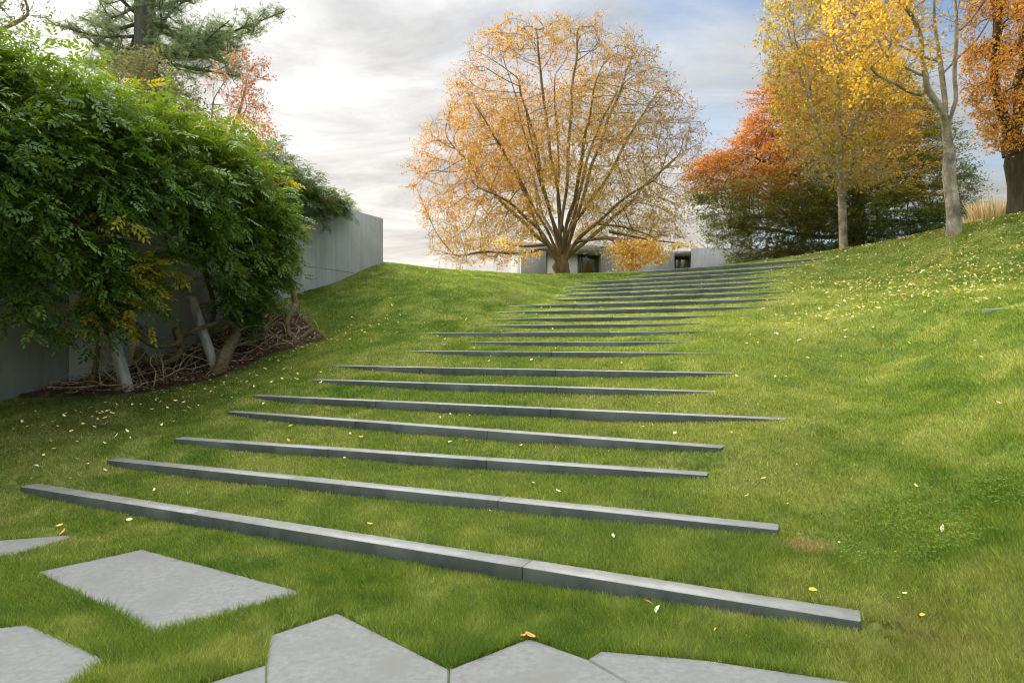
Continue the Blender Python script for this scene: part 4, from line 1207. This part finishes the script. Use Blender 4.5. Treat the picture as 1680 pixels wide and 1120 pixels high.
def ykeep(p, r):
    px = p[:, 0]/KY*F+840
    return r.random(len(p)) < np.clip((vn3(p, 1.6, 9)-.30)*2.6, .05, 1)*np.where(px > 1500, .35, 1)
tree('ginkgo_tree', 'forked tree with pale sunlit trunk and sparse bright yellow leaves on the right bank', kb, att, init, colfn(ycol, 4, ykeep), M_bark_grey, .11, r0=.006, seg=.2, di=1.7, dk=.30, trop=(0, 0, .10), jit=.16, seed=17, flare=.12, kt=4, kl=6, tl=.35, spread=.05, lsize=(.07, .065), thr=.012, maxn=7000, trunk_r=.155, trunk_h=2.6)

# dark trunk with orange leaves at the right edge
RY = 17.5
prof = [(-150, 1560, 1900), (0, 1590, 1880), (60, 1588, 1860), (120, 1580, 1850), (180, 1590, 1830), (215, 1600, 1800), (250, 1620, 1760)]
att = outline_points(3000, prof, RY, 1665, 3.0, 65, inner=.5)
rb = P(1672, 356, RY); rb[2] = gz(rb[0], rb[1])-.1
def r__(px, py, dy=0):
    q = P(px, py, RY); q[1] += dy; return q
init = [[rb, r__(1671, 320), r__(1664, 270), r__(1654, 225), r__(1636, 180, -.1), r__(1622, 120, -.2), r__(1625, 60, -.3), r__(1615, -20, -.4)],
        [r__(1656, 228), r__(1668, 190, .3), r__(1662, 150, .4), r__(1650, 100, .5), r__(1660, 20, .6)],
        [r__(1660, 235), r__(1678, 200, .2), r__(1690, 150, .3), r__(1700, 60, .4), r__(1720, -30, .5)],
        [r__(1664, 250), r__(1700, 220, -.2), r__(1750, 180, -.4), r__(1790, 120, -.5)]]
def orcol(p, r): return mixc((.72, .38, .07), (.60, .28, .05), vn3(p, 1.2, 3))
tree('oak_tree', 'thick dark trunked tree with fine orange leaves at the right edge of the photo', rb, att, init, colfn(orcol, 5, lambda p, r: r.random(len(p)) < np.clip((vn3(p, 1.4, 9)-.2)*2.6, .08, 1)), M_bark_dark, .22, r0=.006, seg=.2, di=1.9, dk=.30, trop=(0, 0, .05), jit=.22, seed=19, flare=.1, kt=5, kl=7, tl=.4, spread=.06, lsize=(.065, .05), thr=.02, maxn=9000, trunk_r=.27, trunk_h=2.1)

# ornamental grass clump
def clump(px, py, Y, hgt, rad, n, lab, seed):
    r = np.random.default_rng(seed); c = P(px, py, Y); 
    a = r.uniform(0, 6.28, n); q = np.sqrt(r.random(n))*rad
    x = c[0]+q*np.cos(a)*1.5; y = c[1]+q*np.sin(a); zb = ground(x, y)-.05
    h_ = hgt*r.uniform(.55, 1.05, n); la_ = a+r.normal(size=n)*.6; ln_ = h_*r.uniform(.05, .4, n)
    w_ = .012
    V = np.empty((n, 5, 3))
    p0 = np.stack([x, y, zb], 1); p1 = np.stack([x+np.cos(la_)*ln_*.35, y+np.sin(la_)*ln_*.35, zb+h_*.6], 1); p2 = np.stack([x+np.cos(la_)*ln_, y+np.sin(la_)*ln_, zb+h_], 1)
    sdv = np.stack([np.ones(n), np.zeros(n), np.zeros(n)], 1)*w_
    V[:, 0] = p0-sdv; V[:, 1] = p0+sdv; V[:, 2] = p1+sdv; V[:, 3] = p1-sdv; V[:, 4] = p2
    b = np.arange(n)[:, None]*5
    cc = np.array([.80, .68, .42])*np.exp(r.normal(size=(n, 1))*.25)
    o = link('ornamental_grass', npmesh('ornamental_grass', V.reshape(-1, 3), [b+np.array([[0, 1, 2, 3]]), b+np.array([[3, 2, 4]])], np.repeat(cc, 5, 0)), M_dry)
    tag(o, lab, 'grass clump')
clump(1634, 362, 19.5, 1.05, .42, 800, 'tall straw coloured grass clump beside the dark trunk on the right', 1)
clump(1604, 368, 19.8, .6, .3, 450, 'shorter straw coloured grass clump between the forked tree and taller clump', 2)

# ---------------- behind the wall on the left
# pine
PY_ = 24.0
pn = empty('pine_tree', (P(238, 300, PY_)[0], PY_, gz(P(238, 300, PY_)[0], PY_)), 'dark green pine with a thick bare trunk rising behind the vine', 'tree')
mb = MB(); base = np.array([pn.location.x, PY_, pn.location.z])
hs = np.linspace(0, 17, 24); tr_pts = base+np.stack([np.sin(hs*.3)*.08, np.cos(hs*.4)*.05, hs], 1)
tube(mb, tr_pts, np.interp(hs, [0, 3, 10, 17], [.5, .42, .34, .12]), 16, wob=.05)
link('trunk', mb.mesh('trunk', smooth=True), M_bark_pine, pn)
r = np.random.default_rng(88)
brm = MB(); tufts = []
def pine_branch(st, end, rad, sub=True, seedn=0):
    mid = (st+end)/2+np.array([0, 0, -.12*np.linalg.norm(end-st)])*r.uniform(.2, 1)+r.normal(size=3)*.15
    p = spline([st, mid, end], 7); tube(brm, p, np.linspace(rad, rad*.25, len(p)), 6)
    L_ = np.linalg.norm(end-st)
    if sub:
        for t in np.arange(.22, 1.0, .28/max(L_, 1)*.8):
            i = int(t*(len(p)-1)); dirv = norm(p[min(i+1, len(p)-1)]-p[max(i-1, 0)])
            for sg in (-1, 1):
                sdv = norm(np.cross(dirv, [0, 0, 1.])*sg+dirv*.7+r.normal(size=3)*[.2, .2, .35]+[0, 0, .12])
                pine_branch(p[i], p[i]+sdv*L_*(1.05-t*.8)*r.uniform(.25, .42), rad*.28, False)
    else:
        for t in np.arange(.25, 1.01, .12/max(L_, .3)):
            i = t*(len(p)-1); a_ = p[int(i)]; tufts.append(a_+r.normal(size=3)*.05)
            for _q in range(3): tufts.append(a_+r.normal(size=3)*[.17, .17, .10]+[0, 0, .05])
def pq(px, py, dy=0):
    q = P(px, py, PY_); q[1] += dy; return q
main = [((250, 102), (462, 12), 0.3), ((248, 60), (345, 5), -.8), ((250, 85), (330, 118), -1.5), ((225, 40), (120, 20), .3), ((226, 60), (112, 60), -1), ((228, 100), (150, 118), -.8),
        ((250, 10), (330, -40), .8), ((225, 8), (130, -30), 1), ((228, 75), (160, 85), 2), ((248, 70), (360, 70), 2.2), ((248, 110), (300, 150), .5), ((226, 25), (160, -5), -2), ((250, 35), (350, 30), 2.8), ((228, 95), (185, 140), -1.8), ((248, 20), (290, 0), -2.5), ((226, -30), (120, -90), 0), ((250, -30), (380, -80), 0),
        ((250, 92), (400, 60), -1.2), ((248, 48), (400, 28), 1.0), ((248, 100), (380, 100), 1.6), ((226, 80), (130, 45), -.4), ((226, 90), (170, 60), 2.4), ((250, 62), (300, 40), -1.6), ((226, 50), (135, 100), 1.6)]
for (a_, b_, dy) in main:
    A_ = pq(*a_); A_[0] = np.clip(A_[0], base[0]-.3, base[0]+.3); pine_branch(A_, pq(*b_, dy), .07)
link('branches', brm.mesh('branches', smooth=True), M_bark_pine, pn)
tufts = np.array(tufts); nn_ = 16; nT = len(tufts)
pos = np.repeat(tufts, nn_, 0); dv = rand_unit(len(pos), r); dv[:, 2] = dv[:, 2]*.7+.15
V, Q = leaves_np(pos, dv, rand_unit(len(pos), r), r.uniform(.08, .14, len(pos)), np.full(len(pos), .012))
cc = np.repeat(mixc((.20, .26, .15), (.32, .38, .22), vn3(tufts, 1.2, 3))*np.exp(r.normal(size=(nT, 1))*.2), nn_, 0)
link('needles', npmesh('needles', V, Q, np.repeat(cc, 4, 0)), M_needle, pn)
print('PINE tufts', nT)

# red maple behind the wall
MY = 20.5
prof = [(90, 375, 425), (120, 345, 438), (160, 330, 440), (200, 325, 445), (240, 330, 460), (275, 340, 478), (300, 350, 470)]
att = outline_points(900, prof, MY, 360, 1.6, 66, inner=.5)
mbp = P(345, 330, MY); mbp[2] = gz(mbp[0], mbp[1])
init = [[mbp, P(345, 330, MY), P(360, 270, MY), P(385, 210, MY), P(400, 150, MY)], [P(350, 310, MY), P(400, 280, MY), P(440, 262, MY)], [P(352, 300, MY), P(345, 230, MY), P(350, 160, MY)]]
def redcol(p, r): return mixc((.58, .20, .11), (.50, .28, .15), vn3(p, 1.2, 3))
def redkeep(p, r):
    px = p[:, 0]/MY*F+840
    return r.random(len(p)) < np.clip((vn3(p, 1.5, 9)-.48)*3.5, .04, .7)*np.clip((px-330)/60, .35, 1)
tree('red_maple', 'small tree with sparse red leaves and fine twigs showing above the vine', mbp, att, init, colfn(redcol, 6, redkeep), M_bark_grey, .12, r0=.006, seg=.2, di=1.8, dk=.3, trop=(.03, 0, .06), jit=.14, seed=23, kt=5, kl=8, tl=.35, spread=.05, lsize=(.07, .055), thr=.012, maxn=5000)
# olive-brown bush behind the vine
BY2 = 17.5
prof = [(88, 200, 250), (110, 185, 275), (150, 190, 310), (185, 205, 345), (225, 240, 372), (260, 280, 400)]
att = outline_points(700, prof, BY2, 270, 1.3, 67, inner=.7)
bsp = P(290, 330, BY2); bsp[2] = gz(bsp[0], bsp[1])
tree('brown_bush', 'tall olive brown bush between the vine top and the pine trunk', bsp, att, [[bsp, P(290, 330, BY2), P(270, 250, BY2), P(250, 180, BY2)]], colfn(lambda p, r: mixc((.24, .19, .09), (.17, .19, .07), vn3(p, 1.3, 2)), 7), M_bark_grey, .10, r0=.006, seg=.2, di=1.8, dk=.28, jit=.2, seed=29, kt=5, kl=7, tl=.35, spread=.08, lsize=(.085, .045), thr=.02, cat='bush', maxn=4000)
# sparse tree at the top left corner
LY = 19.0
prof = [(-160, -160, 60), (-60, -170, 75), (0, -160, 95), (30, -140, 100), (55, -120, 75), (75, -100, 45)]
att = outline_points(1100, prof, LY, -60, 2.0, 68, inner=.6)
lb = P(-70, 330, LY); lb[2] = gz(lb[0], lb[1])
tree('plum_tree', 'sparse small leaved tree with thin curved twigs in the top left corner', lb, att, [[lb, P(-70, 200, LY), P(-60, 100, LY), P(-40, 20, LY)], [P(-60, 100, LY), P(0, 50, LY), P(50, 25, LY)]], colfn(lambda p, r: mixc((.17, .13, .07), (.12, .11, .05), vn3(p, 1.3, 2)), 8, lambda p, r: r.random(len(p)) < np.clip((vn3(p, 1.5, 4)-.25)*2.5, .1, 1)), M_bark_grey, .13, r0=.006, seg=.2, di=1.8, dk=.32, jit=.2, seed=31, kt=3, kl=5, tl=.35, spread=.05, lsize=(.075, .04), thr=.013, maxn=5000)

# small bare trees on the skyline behind the house
for i, (px, h_) in enumerate([(1018, 2.3), (1160, 2.6), (1178, 3.0), (1205, 2.2)]):
    Y = 60; q = P(px, 430, Y); zb = 3.0
    r = np.random.default_rng(300+i)
    att = np.stack([q[0]+r.normal(size=160)*.8, Y+r.normal(size=160)*.8, CAM_H+(560-400)/F*Y+r.uniform(-1.5, 1, 160)*h_*.5], 1)
    root = empty('bare_tree', (q[0], Y, zb), ['leafless tree tips above the house roof right of the big tree trunk', 'leafless twiggy tree above the right house wall, left of its pair', 'leafless twiggy tree above the right house wall, middle one', 'leafless twiggy tree above the right house wall, nearest the beech'][i], 'tree', 'small leafless trees on the skyline')
    nds, pr = grow(att, [[[q[0], Y, zb], [q[0], Y, CAM_H+(560-415)/F*Y]]], .35, 3, .45, (0, 0, .2), .15, 60, i)
    R = radii(nds, pr, .012, 2.4, .12); mb = MB(); wood(mb, nds, pr, R); link('trunk', mb.mesh('trunk'), M_bark_grey, root)

# ------------------------------------------------------------ concrete house
HT = 5.22+CAM_H; HB = 2.6
front = [(855, 398), (900, 398.8), (948, 400.5), (986, 403.5), (1020, 407), (1067, 411.7), (1107, 412.6), (1134, 411.7), (1163, 407.5), (1199, 407.5), (1250, 411)]
fp = []
for px, py in front:
    Y = 5.22*F/(560-py) if px < 1060 else 39.4; fp.append([(px-840)/F*Y, Y])
fp = np.array(fp)
hs_ = empty('concrete_house', (fp[3][0], fp[3][1], gz(fp[3][0], fp[3][1])), 'low flat roofed concrete house with curved walls behind the big tree', 'house')
def ribbon(p, z0, z1, depth, name, mat):
    "thick curved wall along polyline p"
    p = np.asarray(p); n = len(p); t = np.gradient(p, axis=0); t /= np.linalg.norm(t, axis=1)[:, None]
    bk = p+np.stack([-t[:, 1], t[:, 0]], 1)*depth
    V = [[*a, z0] for a in p]+[[*a, z1] for a in p]+[[*a, z1] for a in bk]+[[*a, z0] for a in bk]
    Q = []
    for lv in range(4):
        l2 = (lv+1) % 4
        for i in range(n-1): Q.append([lv*n+i, lv*n+i+1, l2*n+i+1, l2*n+i])
    Q.append([0, n, 2*n, 3*n]); Q.append([n-1, 4*n-1, 3*n-1, 2*n-1])
    mb = MB(); mb.add(V, Q); return link(name, mb.mesh(name), mat, hs_)
def sub(i0, i1): return fp[i0:i1+1]
def pt(px):
    "point on the front at pixel column px"
    for i in range(len(fp)-1):
        a, b = fp[i], fp[i+1]
        pa, pb = front[i][0], front[i+1][0]
        if pa <= px <= pb:
            r_ = (px-840)/F; dx = b-a; t = (r_*a[1]-a[0])/(dx[0]-r_*dx[1]); return a+dx*t
def seg(px0, px1):
    xs = [px0]+[f_[0] for f_ in front if px0 < f_[0] < px1]+[px1]
    return np.array([pt(min(x, front[-1][0]-.01)) for x in xs])
wz = lambda py, Y: CAM_H+(560-py)/F*Y
w1t = wz(417.5, 37.0)
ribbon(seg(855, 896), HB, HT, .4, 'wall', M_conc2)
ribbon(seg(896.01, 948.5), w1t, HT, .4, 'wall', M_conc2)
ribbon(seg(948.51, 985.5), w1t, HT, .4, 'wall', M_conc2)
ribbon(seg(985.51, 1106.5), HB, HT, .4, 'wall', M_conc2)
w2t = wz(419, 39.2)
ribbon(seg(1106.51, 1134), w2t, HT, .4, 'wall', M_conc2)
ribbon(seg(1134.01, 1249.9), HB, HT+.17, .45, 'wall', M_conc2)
rec = lambda p, k: p+np.array([.0, k])
o = ribbon(rec(seg(897, 948), .2), HB, w1t-.01, .1, 'entrance_panel', M_pale)
def window(px0, px1, zb, zt, mull):
    p = rec(seg(px0, px1), .22)
    f_ = ribbon(p, zb, zt, .06, 'window', M_frame)
    g1_ = p+[0, -.012]; a_, b_ = g1_[0], g1_[-1]; u = (b_-a_); L_ = np.linalg.norm(u); u /= L_
    edges = [0.06]+[m_*L_ for m_ in mull]+[L_-.06]
    for e0, e1 in zip(edges[:-1], edges[1:]):
        q0 = a_+u*(e0+.03); q1 = a_+u*(e1-.03)
        mb = MB(); nrm_ = np.array([-u[1], u[0]])
        slab(mb, q0, u, nrm_, 0, np.linalg.norm(q1-q0), -.012, .03, zb+.06, zt-.07, .002)
        g_o = link('pane', mb.mesh('pane'), M_glass, hs_)
        g_o.parent = f_; g_o.matrix_parent_inverse = Matrix.Identity(4)
window(949, 985, HB, w1t-.012, [.17])
window(1107.5, 1133.5, HB, w2t-.012, [.38])
# left return wall (sunlit) and rear, with a roof slab
lb_ = fp[0]; bk = lb_+np.array([-.55, 9.0])
mb = MB(); u = (bk-lb_); L_ = np.linalg.norm(u); u /= L_; nrm_ = np.array([-u[1], u[0]])
slab(mb, lb_+nrm_*.0+u*.0, u, nrm_, .42, L_, -.4, 0, HB, HT)
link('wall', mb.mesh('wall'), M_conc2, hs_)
rear = fp+[0, 9.0]
V = [[*a, HT-.35] for a in fp+[0, .41]]+[[*a, HT-.35] for a in rear]
n = len(fp); Q = [[i, i+1, n+i+1, n+i] for i in range(n-1)]
mb = MB(); mb.add(V+[[x, y, z-.2] for x, y, z in V], Q+[[q[3]+2*n, q[2]+2*n, q[1]+2*n, q[0]+2*n] for q in Q]); link('roof', mb.mesh('roof'), M_conc2, hs_)
ribbon(rear[1:], HB, HT, .3, 'wall', M_conc2)
print('DONE')
